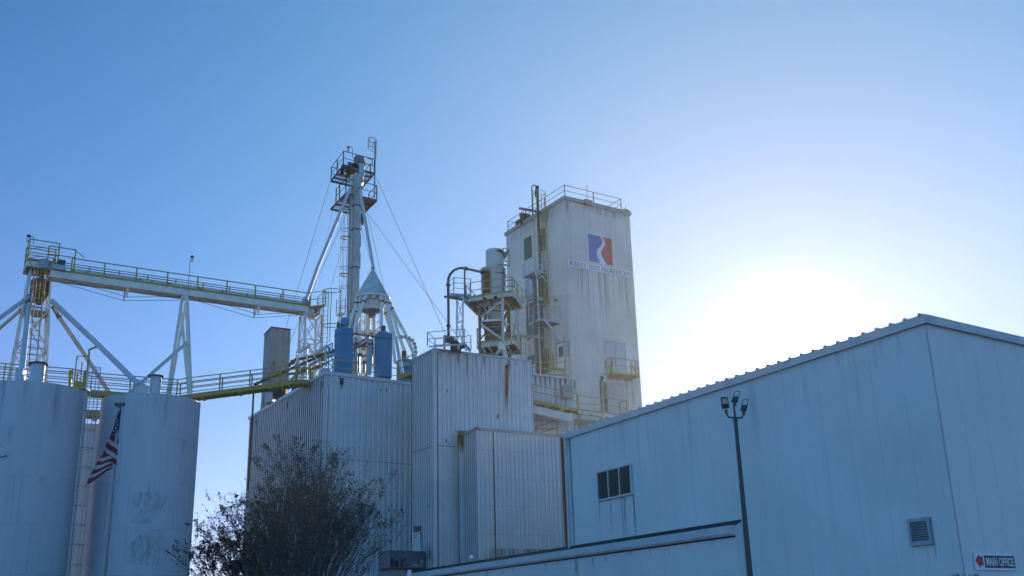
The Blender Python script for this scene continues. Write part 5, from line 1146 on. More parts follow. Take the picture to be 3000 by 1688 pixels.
# board-form pilaster lines
for x in (700, 265, 130, 450):
    s = (LF(C7(x, 500))-k0).dot(kdl); b = MB(); q = G(k0)+kdl*s+oL*.012; b.beam(q, q+UP*(KZ-.05), .16, .03, up=oL); b.build('pilaster_strip', 'concrete', ct)
for x in (800, 960, 1020, 1195, 1255, 1425):
    s = (RF(C7(x, 500))-k0).dot(kdr); b = MB(); q = G(k0)+kdr*s+oR*.012; b.beam(q, q+UP*(KZ-.05), .10, .03, up=oR); b.build('pilaster_strip', 'concrete', ct)
def panel(face, o, pts, name, m, th=.05, frame=None, rect=True, par=ct):
    pts = [face(c) for c in pts]
    d = kdl if o is oL else kdr
    if rect:
        sv = [(p-k0).dot(d) for p in pts]; s0 = (sv[0]+sv[3])/2; s1 = (sv[1]+sv[2])/2; z1 = (pts[0].z+pts[1].z)/2; z0 = (pts[2].z+pts[3].z)/2
        pts = [G(k0)+d*s0+UP*z1, G(k0)+d*s1+UP*z1, G(k0)+d*s1+UP*z0, G(k0)+d*s0+UP*z0]
    b = MB(); b.prism([p+o*.003 for p in pts], o*th); ob = b.build(name, m, par)
    if frame:
        f = MB(); fw = .07
        for i in range(4): f.beam(pts[i]+o*(th*.7), pts[(i+1) % 4]+o*(th*.7), fw, fw, up=o)
        f.build('frame', frame, ob)
    return ob, pts
def ribpanel(pts_c, name='shutter', m='green'):
    ob, pts = panel(LF, oL, pts_c, name, m, .04)
    b = MB(); n = 9
    for i in range(n+1):
        t = i/n; b.beam(pts[0].lerp(pts[1], t)+oL*.05, pts[3].lerp(pts[2], t)+oL*.05, .035, .03, up=oL)
    b.build('shutter_rib', m, ob)
ribpanel([C7(293, 688), C7(373, 648), C7(376, 890), C7(299, 930)])
ribpanel([C7(455, 598), C7(524, 560), C7(528, 800), C7(464, 835)])
panel(LF, oL, [C7(465, 850), C7(503, 830), C7(505, 905), C7(467, 925)], 'window', 'window_blue', .04, 'trim')
ribpanel([C7(480, 1062), C7(548, 1030), C7(560, 1440), C7(490, 1449)])
panel(LF, oL, [C7(312, 1162), C7(392, 1122), C7(398, 1290), C7(318, 1325)], 'window', 'window_blue', .04, 'brown')
panel(LF, oL, [C7(318, 1330), C7(398, 1292), C7(400, 1380), C7(322, 1412)], 'window', 'brown', .04, 'trim')
panel(LF, oL, [C6(1098, 760), C6(1165, 725), C6(1172, 880), C6(1102, 912)], 'rusty_panel', 'brown', .03)
ribpanel([C6(1100, 915), C6(1172, 885), C6(1175, 1118), C6(1106, 1152)])
panel(LF, oL, [C6(1106, 1156), C6(1175, 1122), C6(1178, 1278), C6(1110, 1310)], 'rusty_panel', 'tan', .03)
ribpanel([C6(1112, 1330), C6(1180, 1298), C6(1182, 1400), C6(1114, 1420)])
ribpanel([C8(300, 545), C8(360, 520), C8(366, 760), C8(306, 770)])
panel(LF, oL, [C8(290, 300), C8(350, 280), C8(352, 480), C8(296, 500)], 'rusty_panel', 'tan', .03)
# door on the left face by the corner
ob, _ = panel(LF, oL, [C8(441, 492), C8(512, 472), C8(516, 720), C8(448, 738)], 'door', 'white', .05, 'trim')
panel(LF, oL, [C8(456, 520), C8(500, 503), C8(502, 605), C8(460, 622)], 'door_window', 'glassdark', .07)
b = MB(); b.beam(LF(C8(440, 490), .1), LF(C8(516, 466), .1), .06, .05); b.build('door_lintel', 'rust', ct)
# right face: doors and outlines
panel(RF, oR, [C7(1085, 490), C7(1148, 502), C7(1152, 582), C7(1088, 572)], 'patched_opening', 'concrete', .03)
panel(RF, oR, [C8(903, 462), C8(1086, 488), C8(1094, 765), C8(906, 745)], 'double_door', 'door_grey', .05)
b = MB(); b.beam(RF(C8(988, 480), .07), RF(C8(998, 755), .07), .06, .03, up=oR); b.beam(RF(C8(900, 460), .07), RF(C8(1088, 487), .07), .05, .06); b.beam(RF(C8(1088, 488), .07), RF(C8(1096, 765), .07), .06, .05, up=oR); b.build('door_trim', 'trim_green', ct)
b = MB(); b.beam(RF(C8(1100, 500), .05), RF(C8(1112, 765), .05), .16, .05, up=oR); b.build('worn_strip', 'sign_white', ct)
panel(RF, oR, [C8(845, 850), C8(912, 858), C8(920, 1145), C8(855, 1135)], 'dark_opening', 'opening', .02)
ob, pts = panel(RF, oR, [C8(912, 858), C8(1066, 876), C8(1080, 1170), C8(922, 1148)], 'sliding_door', 'door_grey', .07)
b = MB()
for i in range(8): t = i/7; b.beam(pts[0].lerp(pts[1], t)+oR*.085, pts[3].lerp(pts[2], t)+oR*.085, .03, .03, up=oR)
b.build('door_rib', 'door_grey', ob)
b = MB(); b.beam(RF(C8(835, 845), .12), RF(C8(1075, 876), .12), .10, .10); b.build('door_track', 'trim', ct)
q = RF(C7(648, 1373), 0); q = RF(C8(428, 68), 0)
b = MB(); b.lathe(RF(C8(428, 68)) if False else LF(C7(648, 1374)), [(.12, 0), (.12, .12)], 12, axis=oL, capt=True); b.build('wall_vent', 'rust_drum', ct)
q = LF(C8(542, 545), .05); b = MB(); b.obox(q, kdl*.12, oL*.1, UP*.45); b.build('switch_box', 'galv', ct)
# the painted logo panel and the name board
def face_quad(cs, o=oR): 
    p = [RF(c) for c in cs]; s = [(q-k0).dot(kdr) for q in p]; return (s[0]+s[3])/2, (s[1]+s[2])/2, (p[2].z+p[3].z)/2, (p[0].z+p[1].z)/2
s0, s1, z0, z1 = face_quad([C7(986, 619), C7(1267, 683), C7(1282, 1000), C7(1003, 944)])
LP = lambda u, v, o=0: G(k0)+kdr*(s0+(s1-s0)*u)+UP*(z0+(z1-z0)*v)+oR*(.03+o)
lo = thing('logo_sign', 'square blue and red logo panel with a white S-shaped band on the concrete tower', 'sign', LP(.5, 0))
MB().prism([LP(0, 0), LP(1, 0), LP(1, 1), LP(0, 1)], oR*.05).build('board', 'sign_white', lo)
cl_ = [(.50, .97), (.535, .93), (.575, .86), (.585, .78), (.56, .70), (.50, .61), (.42, .53), (.355, .44), (.33, .35), (.345, .26), (.39, .16), (.45, .03)]
cr_ = [(.60, .97), (.63, .93), (.685, .84), (.70, .75), (.68, .67), (.62, .59), (.56, .51), (.525, .43), (.525, .35), (.56, .25), (.64, .12), (.72, .03)]
def band(a, c, m, nm):
    b = MB(); o = .051
    for (p, q), (r, s) in zip(zip(a, a[1:]), zip(c, c[1:])): b.prism([LP(*p, o), LP(*r, o), LP(*s, o), LP(*q, o)], oR*.004)
    b.build(nm, m, lo)
band([(.03, y) for x, y in cl_], cl_, 'blue_sign', 'blue_field'); band(cr_, [(.97, y) for x, y in cr_], 'red_sign', 'red_field')
s0, s1, z0, z1 = face_quad([C7(776, 908), C7(1493, 1063), C7(1500, 1137), C7(780, 990)])
NP = lambda u, v, o=0: G(k0)+kdr*(s0+(s1-s0)*u)+UP*(z0+(z1-z0)*v)+oR*(.03+o)
nb = thing('name_board', 'long white board lettered RIDLEY FEED INGREDIENTS below the logo on the tower', 'sign', NP(.5, 0))
MB().prism([NP(0, 0), NP(1, 0), NP(1, 1), NP(0, 1)], oR*.04).build('board', 'sign_white', nb)
# serif capitals built from strokes: (x0, y0, x1, y1, width) on a unit-high cell
K, N_ = .17, .075
def arc(cx, cy, rx, ry, a0, a1, w0, w1, n=9):
    o = []
    for i in range(n):
        t0, t1 = [math.radians(a0+(a1-a0)*k/n) for k in (i, i+1)]; f = abs(math.cos((t0+t1)/2)); o.append((cx+rx*math.cos(t0), cy+ry*math.sin(t0), cx+rx*math.cos(t1), cy+ry*math.sin(t1), w0+(w1-w0)*f))
    return o
def stem(x, s=.17, w=K): return [(x, 0, x, 1, w), (x-s, .03, x+s, .03, .06), (x-s, .97, x+s, .97, .06)]
GL = {'I': (.42, stem(.21)), 'R': (.86, stem(.2)+arc(.30, .745, .34, .235, 90, -90, N_, K)+[(.34, .48, .80, .03, K), (.70, .03, .92, .03, .06)]),
      'D': (.96, stem(.2)+arc(.34, .5, .50, .465, 90, -90, N_, K, 12)+[(.2, .965, .36, .965, N_), (.2, .035, .36, .035, N_)]),
      'L': (.74, stem(.2)+[(.2, .035, .68, .035, N_), (.67, .0, .67, .25, .06)]), 'E': (.78, stem(.2)+[(.2, .035, .70, .035, N_), (.2, .965, .66, .965, N_), (.2, .52, .52, .52, N_), (.69, .0, .69, .22, .06), (.65, .8, .65, 1, .06), (.53, .42, .53, .62, .05)]),
      'F': (.70, stem(.2)+[(.2, .965, .66, .965, N_), (.2, .52, .52, .52, N_), (.65, .78, .65, 1, .06), (.53, .42, .53, .62, .05)]), 'Y': (.88, [(.06, .97, .44, .5, K), (.82, .97, .44, .5, N_), (.44, .5, .44, 0, K), (.27, .03, .61, .03, .06), (-.04, .97, .22, .97, .06), (.68, .97, .94, .97, .06)]),
      'N': (1.0, [(.18, 0, .18, 1, N_), (.18, .98, .82, .02, K), (.82, 0, .82, 1, N_), (.04, .03, .32, .03, .06), (.02, .97, .22, .97, .06), (.68, .97, .96, .97, .06)]),
      'G': (.96, arc(.50, .5, .42, .47, 50, 310, N_, K, 14)+[(.80, .05, .80, .45, K), (.66, .45, .92, .45, .06), (.77, .70, .77, .95, .06)]),
      'T': (.80, [(.40, 0, .40, 1, K), (.06, .965, .74, .965, N_), (.07, .78, .07, 1, .06), (.73, .78, .73, 1, .06), (.23, .03, .57, .03, .06)]),
      'S': (.66, arc(.33, .735, .24, .24, 30, 260, N_, .13, 10)+arc(.33, .26, .25, .24, 80, -150, N_, .13, 10)+[(.30, .52, .37, .49, .16), (.56, .72, .56, .93, .05), (.09, .07, .09, .28, .05)]), ' ': (.42, [])}
txt = 'RIDLEY FEED INGREDIENTS'; gap = .12
tot = sum(GL[c][0]+gap for c in txt)-gap; hh = .60; ww = .955/tot; xx = .022
def glyph(c, x):
    b = MB(); H_ = (z1-z0)*hh; W_ = (s1-s0)*ww; O_ = NP(x, .2, .041)
    for k, (a0, b0, a1, b1, w) in enumerate(GL[c][1]):
        p = Vector((a0*W_, b0*H_, 0)); q = Vector((a1*W_, b1*H_, 0)); d = (q-p); n = Vector((-d.y, d.x, 0)).normalized()*(w*H_*.5*.92)
        e = d.normalized()*.0
        vs = [p+n-e, q+n+e, q-n+e, p-n-e]; lift = oR*(.0004*k)
        b.prism([O_+kdr*v.x+UP*v.y+lift for v in vs], oR*.006)
    b.build('letter', 'letter', nb)
for c in txt:
    if c != ' ': glyph(c, xx)
    xx += (GL[c][0]+gap)*ww
# streaks below the board
for u0, u1, ln, m in ((.08, .31, 4.2, 'sign_stain'), (.40, .66, 4.6, 'sign_stain'), (.74, .95, 4.0, 'sign_stain'), (.285, .30, 4.6, 'rust_stain')):
    decal(ct, [NP(u0, -.02), NP(u1, -.02), NP(u1, -.02)-UP*ln, NP(u0, -.02)-UP*ln], m, oR*-.012, 'rust_stain')
for cs, m in (([C7(740, 250), C7(800, 262), C7(800, 420), C7(740, 420)], 'grime'), ([C7(800, 265), C7(1460, 420), C7(1460, 520), C7(800, 360)], 'grime')):
    decal(ct, [RF(c) for c in cs], m, oR*.006, 'grime')
decal(ct, [LF(C7(92, 650)), LF(C7(735, 255)), LF(C7(735, 400)), LF(C7(92, 780))], 'grime', oL*.006, 'grime')
decal(ct, [RF(C8(905, 800)), RF(C8(1060, 830)), RF(C8(1060, 880)), RF(C8(905, 850))], 'grime', oR*.008, 'grime')
decal(ct, [RF(C8(1070, 830)), RF(C8(1200, 850)), RF(C8(1215, 1180)), RF(C8(1080, 1180))], 'grime', oR*.008, 'grime')
decal(ct, [LF(C8(395, 500)), LF(C8(575, 440)), LF(C8(590, 1000)), LF(C8(420, 1000))], 'grime', oL*.008, 'grime')
decal(ct, [LF(C8(0, 60)), LF(C8(590, 0)), LF(C8(600, 1100)), LF(C8(0, 1100))], 'tan_wash', oL*.010, 'tint_patch')  # broad tan tint over the left face, fading towards the bottom
for x0_, x1_, y0_, y1_ in ((1060, 1100, 700, 1300), (1172, 1200, 650, 1300)): decal(ct, [LF(C6(x0_, y0_)), LF(C6(x1_, y0_)), LF(C6(x1_, y1_)), LF(C6(x0_, y1_))], 'rust_stain', oL*.014, 'rust_stain')
# roof railing, antenna, gooseneck, hoist beam, rooftop unit
tg = thing('tower_guard_rail', 'thin brown two-rail guard round the roof of the concrete tower', 'guard rail', k0+UP*.34)
RH = P(C7(735, 93), TY_).z-P(C7(740, 228), TY_).z
e0 = k0+UP*.34+kdl*.15+kdr*.15; e1 = kl+UP*.34+kdr*.15-kdl*.1; e2 = kr+UP*.34+kdl*.15-kdr*.75; e3 = e2+kdl*6
railing(tg, [e1+kdr*1.6, e1, e0, e2, e3], RH, .028, 'steel', 3.2, (.54,))
q = P(C7(992, 290), TY_+1.2); b = MB(); b.tube([q, P(C7(990, 88), TY_+1.2)], .03, 6); b.obox(q+UP*.05, kdr*.35, kdl*.25, UP*.22); b.build('antenna_mast', 'old_metal', label='thin antenna mast on the tower roof behind the railing', cat='antenna')
q = RF(C7(1447, 412)); b = MB(); b.obox(q+UP*.1-kdr*.2+kdl*.15, kdr*.28, kdl*.28, UP*.30); b.tube([q-kdr*.2+UP*.3, q-kdr*.2+UP*.75], .03, 6); b.build('corner_block', 'concrete_cap', label='small concrete block on the right corner of the tower roof', cat='block')
gl_ = thing('gooseneck_lamp', 'black gooseneck lamp leaning over the left edge of the tower roof', 'lamp', P(C7(382, 432), 83.5))
T = lambda x, y: P(C7(x, y), 83.5)
b = MB(); b.tube([T(384, 432), T(378, 250), T(374, 110), T(382, 92), T(398, 84), T(414, 92), T(425, 115), T(430, 150)], .05, 8); b.build('post', 'black', gl_)
b = MB(); b.lathe(T(430, 175), [(.16, -.35), (.20, -.1), (.18, .25), (.08, .4)], 14, capb=True, capt=True); b.build('lamp_head', 'black', gl_)
b = MB(); b.beam(LF(C7(268, 352), .3)+UP*.0, P(C7(470, 388), 81.5), .12, .22); b.build('hoist_beam', 'steel', label='dark steel hoist beam jutting out at the tower roof edge', cat='beam')
dp = thing('standpipe', 'dark green standpipe climbing the tower beside the yellow caged ladder', 'pipe', G(LF(C7(500, 900), .35)))
a_ = LF(C7(505, 700), .45); b = MB(); zt_ = P(C7(475, 115), a_.y).z; b.tube([G(a_, 17), G(a_, KZ-2.5), G(a_, zt_)], .13, 10); b.build('pipe', 'green_pipe', dp)
b = MB(); b.lathe(G(a_, zt_), [(.16, -.1), (.16, .15)], 10, capt=True); b.build('cap', 'black', dp)
rq = PZ(C7(190, 560), KZ+.3); u0 = PZ(C7(195, 555), KZ+.35); u1 = PZ(C7(350, 460), KZ+.35); uu = Vector((.84, .54, 0))
ru = thing('roof_fan_unit', 'grey slatted fan unit with two motors on the left side of the tower roof', 'fan unit', u0)
hgt = P(C7(195, 490), u0.y).z-u0.z
MB().prism([u0, u0.lerp(u1, .62), u0.lerp(u1, .62)+uu*1.2, u0+uu*1.2], UP*hgt).build('housing', 'hvac_curb', ru)
b = MB(); on_ = oL
for k in range(9): z = hgt*(.08+.1*k); b.beam(u0+on_*.02+UP*z, u0.lerp(u1, .6)+on_*.02+UP*z, .03, .07)
b.build('slats', 'dark', ru)
for x0_, x1_, y0_, y1_ in ((265, 298, 412, 500), (312, 345, 425, 480)): 
    yy = u0.lerp(u1, .6).y; b = MB(); c0_ = P(C7((x0_+x1_)/2, y1_), yy); c1_ = P(C7((x0_+x1_)/2, y0_), yy); b.lathe(Vector((c0_.x, c0_.y, c0_.z-.3)), [(.3, 0), (.3, c1_.z-c0_.z+.1), (.36, c1_.z-c0_.z+.12), (.36, c1_.z-c0_.z+.3)], 14, capt=True); b.build('fan_motor', 'dark', ru)
# yellow caged ladder up the tower
la = LF(C7(548, 600), .28); tl2 = thing('caged_ladder', 'long yellow caged ladder up the left face of the concrete tower', 'ladder', G(la, 18), 'caged ladders')
ztp = P(C7(575, 178), la.y).z
ladder(tl2, G(la, P(C8(385, 720), la.y).z), G(la, ztp), kdl, 'yellow', oL, True, .62, 1.22, .55, 5, 'yellow', 5.2)
# balconies on the tower
def balcony(label, n, l, r, Y, m, fl, h=1.05, sp=1.2, braces=()):
    N_ = P(n, Y); z = N_.z; L_ = PZ(l, z); R_ = PZ(r, z); K_ = L_+R_-N_
    t = thing('balcony', label, 'balcony', N_, 'steel balconies of the concrete tower')
    b = MB(); b.prism([N_, L_, K_, R_], UP*-.04); b.build('deck', fl, t)
    b = MB(); b.beam(N_-UP*.06, L_-UP*.06, .06, .16); b.beam(N_-UP*.06, R_-UP*.06, .06, .16); b.beam(L_-UP*.06, K_-UP*.06, .06, .16); b.beam(R_-UP*.06, K_-UP*.06, .06, .16); b.build('edge_frame', m, t)
    railing(t, [K_.lerp(L_, .8), L_, N_, R_, R_.lerp(K_, .4)], h, .036 if m == 'yellow' else .027, m, sp, (.5,))
    for p, q in braces: MB().beam(p, q, .1, .1).build('brace', 'trim', t)
    return t, N_, L_, R_, K_
balcony('pale steel balcony highest on the left face of the concrete tower', E8(500, 510), E8(235, 655), E8(735, 575), 79.4, 'trim_blue', 'steel')
t, N_, L_, R_, K_ = balcony('pale steel balcony at the corner above the white tower door', C8(265, 242), C8(165, 292), C8(468, 275), 78.4, 'trim_blue', 'steel', 1.2)
MB().beam(P(C8(308, 245), 78.6), P(C8(480, 465), 79.8), .14, .14).build('brace', 'trim', t); MB().beam(P(C8(465, 275), 79), P(C8(478, 460), 80), .12, .12).build('brace', 'trim', t); MB().beam(P(C8(200, 310), 79), P(C8(280, 405), 81), .1, .1).build('brace', 'trim', t)
t, N_, L_, R_, K_ = balcony('yellow steel balcony in front of the upper double door of the tower', C8(970, 752), C8(908, 782), C8(1222, 788), 79.2, 'yellow', 'tan', 1.12, 2.6)
b = MB(); b.beam(L_-UP*.2, K_-UP*.2, .08, .16); b.build('bearer', 'tan', t)
for p, q in ((L_, N_), (K_, R_)): MB().beam(p+UP*1.1, q.lerp(p, .1)+UP*.05, .05, .05).build('brace', 'yellow', t)
MB().beam(P(C8(1150, 790), 81), P(C8(1148, 662), 81), .24, .1).build('gate_post', 'yellow', t)
# grey column and arm of the old spout support
sc = thing('support_column', 'grey column with crossed braces under the highest tower balcony', 'column', G(P(E8(480, 1400), 79), 15))
T = lambda x, y, Y=79: P(E8(x, y), Y)
cb = T(475, 640); MB().tube([G(cb, 18), G(cb, T(475, 640).z)], .17, 10).build('column', 'green_pipe', sc)
MB().beam(T(505, 560), G(T(505, 560), 18), .10, .10).build('post', 'trim', sc); MB().beam(T(575, 700, 80), G(T(575, 700, 80), 18), .18, .1).build('post', 'brown', sc)
for a, c in (((560, 600), (330, 990)), ((340, 660), (450, 800)), ((250, 930), (420, 1060)), ((265, 950), (350, 1180)), ((350, 1000), (360, 1449)), ((345, 670), (350, 960)), ((540, 545), (770, 790))): MB().beam(T(*a), T(*c), .09, .09).build('brace', 'trim_blue', sc)
MB().beam(T(262, 1085), T(660, 1140), .2, .26).build('arm', 'old_metal', sc)
b = MB()
for k in range(3): b.tube([P(C6(1040, 1103+k*9), 69+k*.1), P(C6(1232, 1098+k*8), 77)], .05, 6)
b.tube([P(C8(235, 420), 77), P(C8(430, 440), 78)], .06, 6); b.tube([P(C8(430, 440), 78), P(C8(425, 570), 78.5)], .05, 6); b.build('conduit_run', 'galv', label='bundle of grey conduits running from the tank frame to the tower', cat='conduit')

# ================================================================ low panel shed and walkways at the tower foot
n0 = P(C8(195, 792), 72.5); SZ2 = n0.z; n1 = PZ(C8(572, 832), SZ2)
sd_ = (n1-n0).normalized(); sn_ = Vector((sd_.y, -sd_.x, 0)); sn_ = sn_ if sn_.y < 0 else -sn_
s_a = n0-sd_*3
sh2 = thing('panel_shed', 'rust-stained white panel shed between the panel tower and the concrete tower', 'shed', G(n0))
b = MB(); ribwall(b, s_a, n1, 0, SZ2, sn_, .42, .04, PATR, rib_shade_dirt=1); b.build('wall', ['panel_rusty', 'rib_shade_dirt'], sh2)
b = MB(); b.quad(G(n1), G(n1)-sn_*4.5, G(n1, SZ2)-sn_*4.5, G(n1, SZ2)); b.quad(G(n1)-sn_*4.5, G(s_a)-sn_*4.5, G(s_a, SZ2)-sn_*4.5, G(n1, SZ2)-sn_*4.5); b.build('side_wall', 'panel_rusty', sh2)
b = MB(); b.prism([n1+sd_*.1+sn_*.18, s_a+sn_*.18, s_a-sn_*4.5, n1+sd_*.1-sn_*4.5], UP*.12); b.build('roof', 'trim', sh2)
for k in range(9):
    q = n0+sd_*(.2+k*.42)+sn_*.045; w = .12; h = random.uniform(.5, 1.4)
    decal(sh2, [q-sd_*w, q+sd_*w, q+sd_*w-UP*h, q-sd_*w-UP*h], 'rust_stain', sn_*.004, 'rust_stain')
def SP(c, o): return PP(c, n0+sn_*o, sn_)
b = MB(); b.obox(SP(C8(528, 950), .35), sd_*.42, sn_*.16, UP*.42); b.build('electrical_box', 'hvac_light', label='grey electrical box on conduits at the right end of the panel shed', cat='electrical box')
b = MB(); b.tube([SP(C8(540, 780), .25), SP(C8(556, 815), .25), SP(C8(556, 915), .25)], .05, 8); b.tube([SP(C8(548, 915), .28), SP(C8(546, 800), .28)], .04, 8); b.tube([SP(C8(518, 985), .25), SP(C8(522, 1060), .25), SP(C8(530, 1360), .25)], .06, 8); b.build('conduit', 'galv', label='grey conduits above and below the electrical box', cat='conduit')
# ramp walkway
r0 = SP(C8(203, 1032), 1.5); r1 = P(C8(632, 1118), 73.8); 
rampY = [SP(C8(203, 1030), 1.4), SP(C8(635, 1120), 1.4)]
rw_ = thing('ramp_walkway', 'yellow railed ramp sloping past the panel shed towards the tower door', 'walkway', rampY[0])
bk2 = -sn_*1.1
b = MB(); b.prism([rampY[0], rampY[1], rampY[1]+bk2, rampY[0]+bk2], UP*-.06); b.build('deck', 'steel', rw_)
b = MB(); b.beam(rampY[0]-UP*.06, rampY[1]-UP*.06, .06, .22); b.build('edge_beam', 'yellow', rw_)
b = MB(); b.beam(SP(C8(203, 1118), 1.2), SP(C8(575, 1205), 1.2), .16, .55); b.build('girder', 'trim', rw_)
b = MB()
for f in (.1, .4, .72): q = rampY[0].lerp(rampY[1], f)-UP*.12; b.beam(q, q+bk2, .09, .14)
b.build('cross_beam', 'trim', rw_)
railing(rw_, [rampY[0], rampY[1]], SP(C8(203, 876), 1.4).z-rampY[0].z, .036, 'yellow', 2.4, (.55,))
d0, d1, d2 = P(C8(640, 1122), 75.4), P(C8(925, 1152), 78.2), P(C8(1112, 1178), 79.6)
dl_ = thing('door_landing', 'yellow railed landing along the foot of the concrete tower', 'platform', d0)
d1 = PZ(C8(925, 1152), d0.z); d2 = PZ(C8(1112, 1175), d0.z); din = -oR*1.0
b = MB(); b.prism([d0, d2, d2+din, d0+din], UP*-.1); b.build('deck', 'brown', dl_)
b = MB(); b.beam(d0-UP*.0, d1-UP*.0, .05, .14); b.build('toe_board', 'yellow', dl_); b = MB(); b.beam(d0-UP*.18, d2-UP*.18, .1, .24); b.build('edge_beam', 'white_rusty', dl_)
railing(dl_, [d0, d0.lerp(d1, .8)], P(C8(635, 985), d0.y).z-d0.z, .034, 'yellow', 5, (.5,)); railing(dl_, [d1.lerp(d0, .12), d2, d2+din*.8], P(C8(890, 1008), d1.y).z-d1.z, .034, 'yellow', 5, (.5,))
for a, c in (((655, 1145), (608, 1290)), ((885, 1185), (845, 1260))): MB().beam(P(C8(*a), d0.y+1), P(C8(*c), d0.y+2.5), .2, .2).build('knee_brace', 'trim', dl_)
b = MB(); q = P(C8(612, 1260), 76); b.tube([P(C8(618, 1270), 76), P(C8(612, 1340), 76)], .17, 10); b.build('leader_pipe', 'white_rusty', dl_)
# brown wall below the landing
b = MB(); w0, w1 = P(C8(585, 1180), 77.5), P(C8(1110, 1190), 80.2); b.prism([G(w0), G(w1), G(w1)-oR*.5, G(w0)-oR*.5], UP*(w0.z-.2)); b.build('retaining_wall', 'tan', label='brown stained wall under the landing at the tower foot', cat='wall')
# floodlight on its conduit pole
fl = thing('flood_light', 'small floodlight on a conduit pole before the tower sliding door', 'lamp', P(C8(882, 1180), 74.5))
T = lambda x, y: P(C8(x, y), 74.5)
MB().tube([T(866, 845), T(880, 1165), T(872, 1200), T(855, 1260)], .055, 8).build('pole', 'galv', fl)
b = MB(); b.tube([T(863, 845), T(865, 822)], .09, 8); b.beam(T(850, 805), T(885, 812), .1, .12); b.build('bracket', 'black', fl)
b = MB(); b.prism([T(868, 818), T(890, 820), T(898, 776), T(878, 768)], Vector((0, .12, 0))); h_ = b.build('lamp_head', 'black', fl); b = MB(); b.prism([T(872, 806), T(889, 808), T(895, 780), T(880, 774)], Vector((0, -.01, 0))); b.build('lens', 'lens', h_)
# guard rail with stair treads low behind the panel block
sg2 = thing('stair_rail', 'low yellow rail with grey treads behind the panel block', 'guard rail', P(C8(190, 1340), 70.5))
T = lambda x, y, Y=70.5: P(C8(x, y), Y)
b = MB(); b.tube([T(193, 1345), T(190, 1227), T(436, 1226), T(440, 1360)], .07, 6); b.tube([T(190, 1305), T(438, 1302)], .06, 6); b.tube([T(232, 1310), T(230, 1345)], .05, 6); b.build('rail', 'yellow', sg2)
b = MB(); b.beam(T(205, 1295, 70.8), T(400, 1235, 71.6), .3, .05); b.beam(T(270, 1345, 70.8), T(410, 1305, 71.6), .3, .05); b.build('tread', 'galv_dark', sg2)
# yellow rail along the shed roof and the steps to the tower door
yr = thing('shed_roof_rail', 'yellow guard rail along the panel shed roof in front of the green shutters', 'guard rail', n0+UP*.12)
f0 = P(C8(-60, 745), 71.4); f0 = Vector((n0.x, n0.y, SZ2+.12))+sn_*.1-sd_*2.5
hR = P(C8(320, 650), 72.8).z-P(C8(320, 765), 72.8).z
railing(yr, [f0, f0+sd_*4.3], hR*1.05, .034, 'yellow', 2.2, (.5,))
st = thing('door_steps', 'yellow railed white steps at the white door of the tower', 'stairs', P(C8(350, 770), 74.5))
b = MB(); b.prism([P(c, 74.6) for c in (C8(350, 772), C8(375, 735), C8(515, 742), C8(530, 745), C8(525, 775))], Vector((0, 1, 0))); b.build('landing', 'white', st)
b = MB(); b.beam(P(C8(395, 722), 74.5), P(C8(512, 740), 74.5), .05, .2); b.beam(P(C8(350, 762), 74.5), P(C8(395, 722), 74.5), .05, .2); b.build('toe_board', 'yellow', st)
T = lambda x, y: P(C8(x, y), 74.4)
b = MB(); b.tube([T(352, 760), T(350, 655), T(396, 625), T(398, 590), T(512, 605), T(512, 740)], .05, 6); b.tube([T(350, 710), T(396, 680), T(510, 655)], .045, 6); b.tube([T(398, 720), T(396, 590)], .05, 6); b.tube([T(512, 740), T(516, 795)], .05, 6); b.build('railing', 'yellow', st)
# ================================================================ street light
PY = 26
lp_ = P(D6(762, 905), PY); LX = lp_.x
pl_ = thing('light_pole', 'dark tapered light pole with three floodlight heads before the warehouse wall', 'street light', Vector((LX, PY, 0)))
b = MB(); b.tube([Vector((LX, PY, 0)), Vector((LX, PY, lp_.z))], [.085, .046], 16); b.build('pole', 'pole', pl_)
b = MB(); b.tube([Vector((LX, PY, lp_.z-.02)), Vector((LX, PY, lp_.z+.06))], .058, 14); b.tube([Vector((LX, PY, lp_.z)), P(D6(752, 800), PY), P(D6(720, 500), PY)], [.032, .03, .024], 12); b.build('tenon', 'pole', pl_)
b = MB(); b.tube([P(c, PY) for c in (D6(540, 660), D6(552, 720), D6(575, 790), D6(610, 828), D6(680, 836), D6(752, 838), D6(850, 843), D6(900, 840), D6(928, 815), D6(940, 770), D6(938, 665))], .021, 12); b.build('crossarm', 'pole', pl_)
def head(cs, dy):
    q = [P(c, PY+dy*(i < 2)) for i, c in enumerate(cs)]; n = (q[1]-q[0]).cross(q[3]-q[0]).normalized(); n = n if n.y > 0 else -n
    lerp = lambda u, v: q[0].lerp(q[1], u).lerp(q[3].lerp(q[2], u), v)
    rim = [lerp(u, v) for u, v in ((.06, 0), (.5, -.025), (.94, 0), (1, .05), (1, 1), (0, 1), (0, .05))]
    b = MB(); b.prism(rim, n*.07); h = b.build('lamp_head', 'pole', pl_)
    b = MB(); b.prism([lerp(u, v) for u, v in ((.12, .08), (.88, .08), (.88, .55), (.12, .55))], n*-.008); b.build('lens', 'lens', h)
    c = lerp(.5, 1); b = MB(); b.tube([c-UP*.02, c-UP*.13], .036, 10); b.build('knuckle', 'pole', h)
head((D6(420, 372), D6(582, 362), D6(620, 610), D6(455, 635)), -.14); head((D6(745, 208), D6(885, 212), D6(822, 437), D6(670, 437)), .14); head((D6(935, 400), D6(1075, 402), D6(1030, 650), D6(882, 645)), .12)

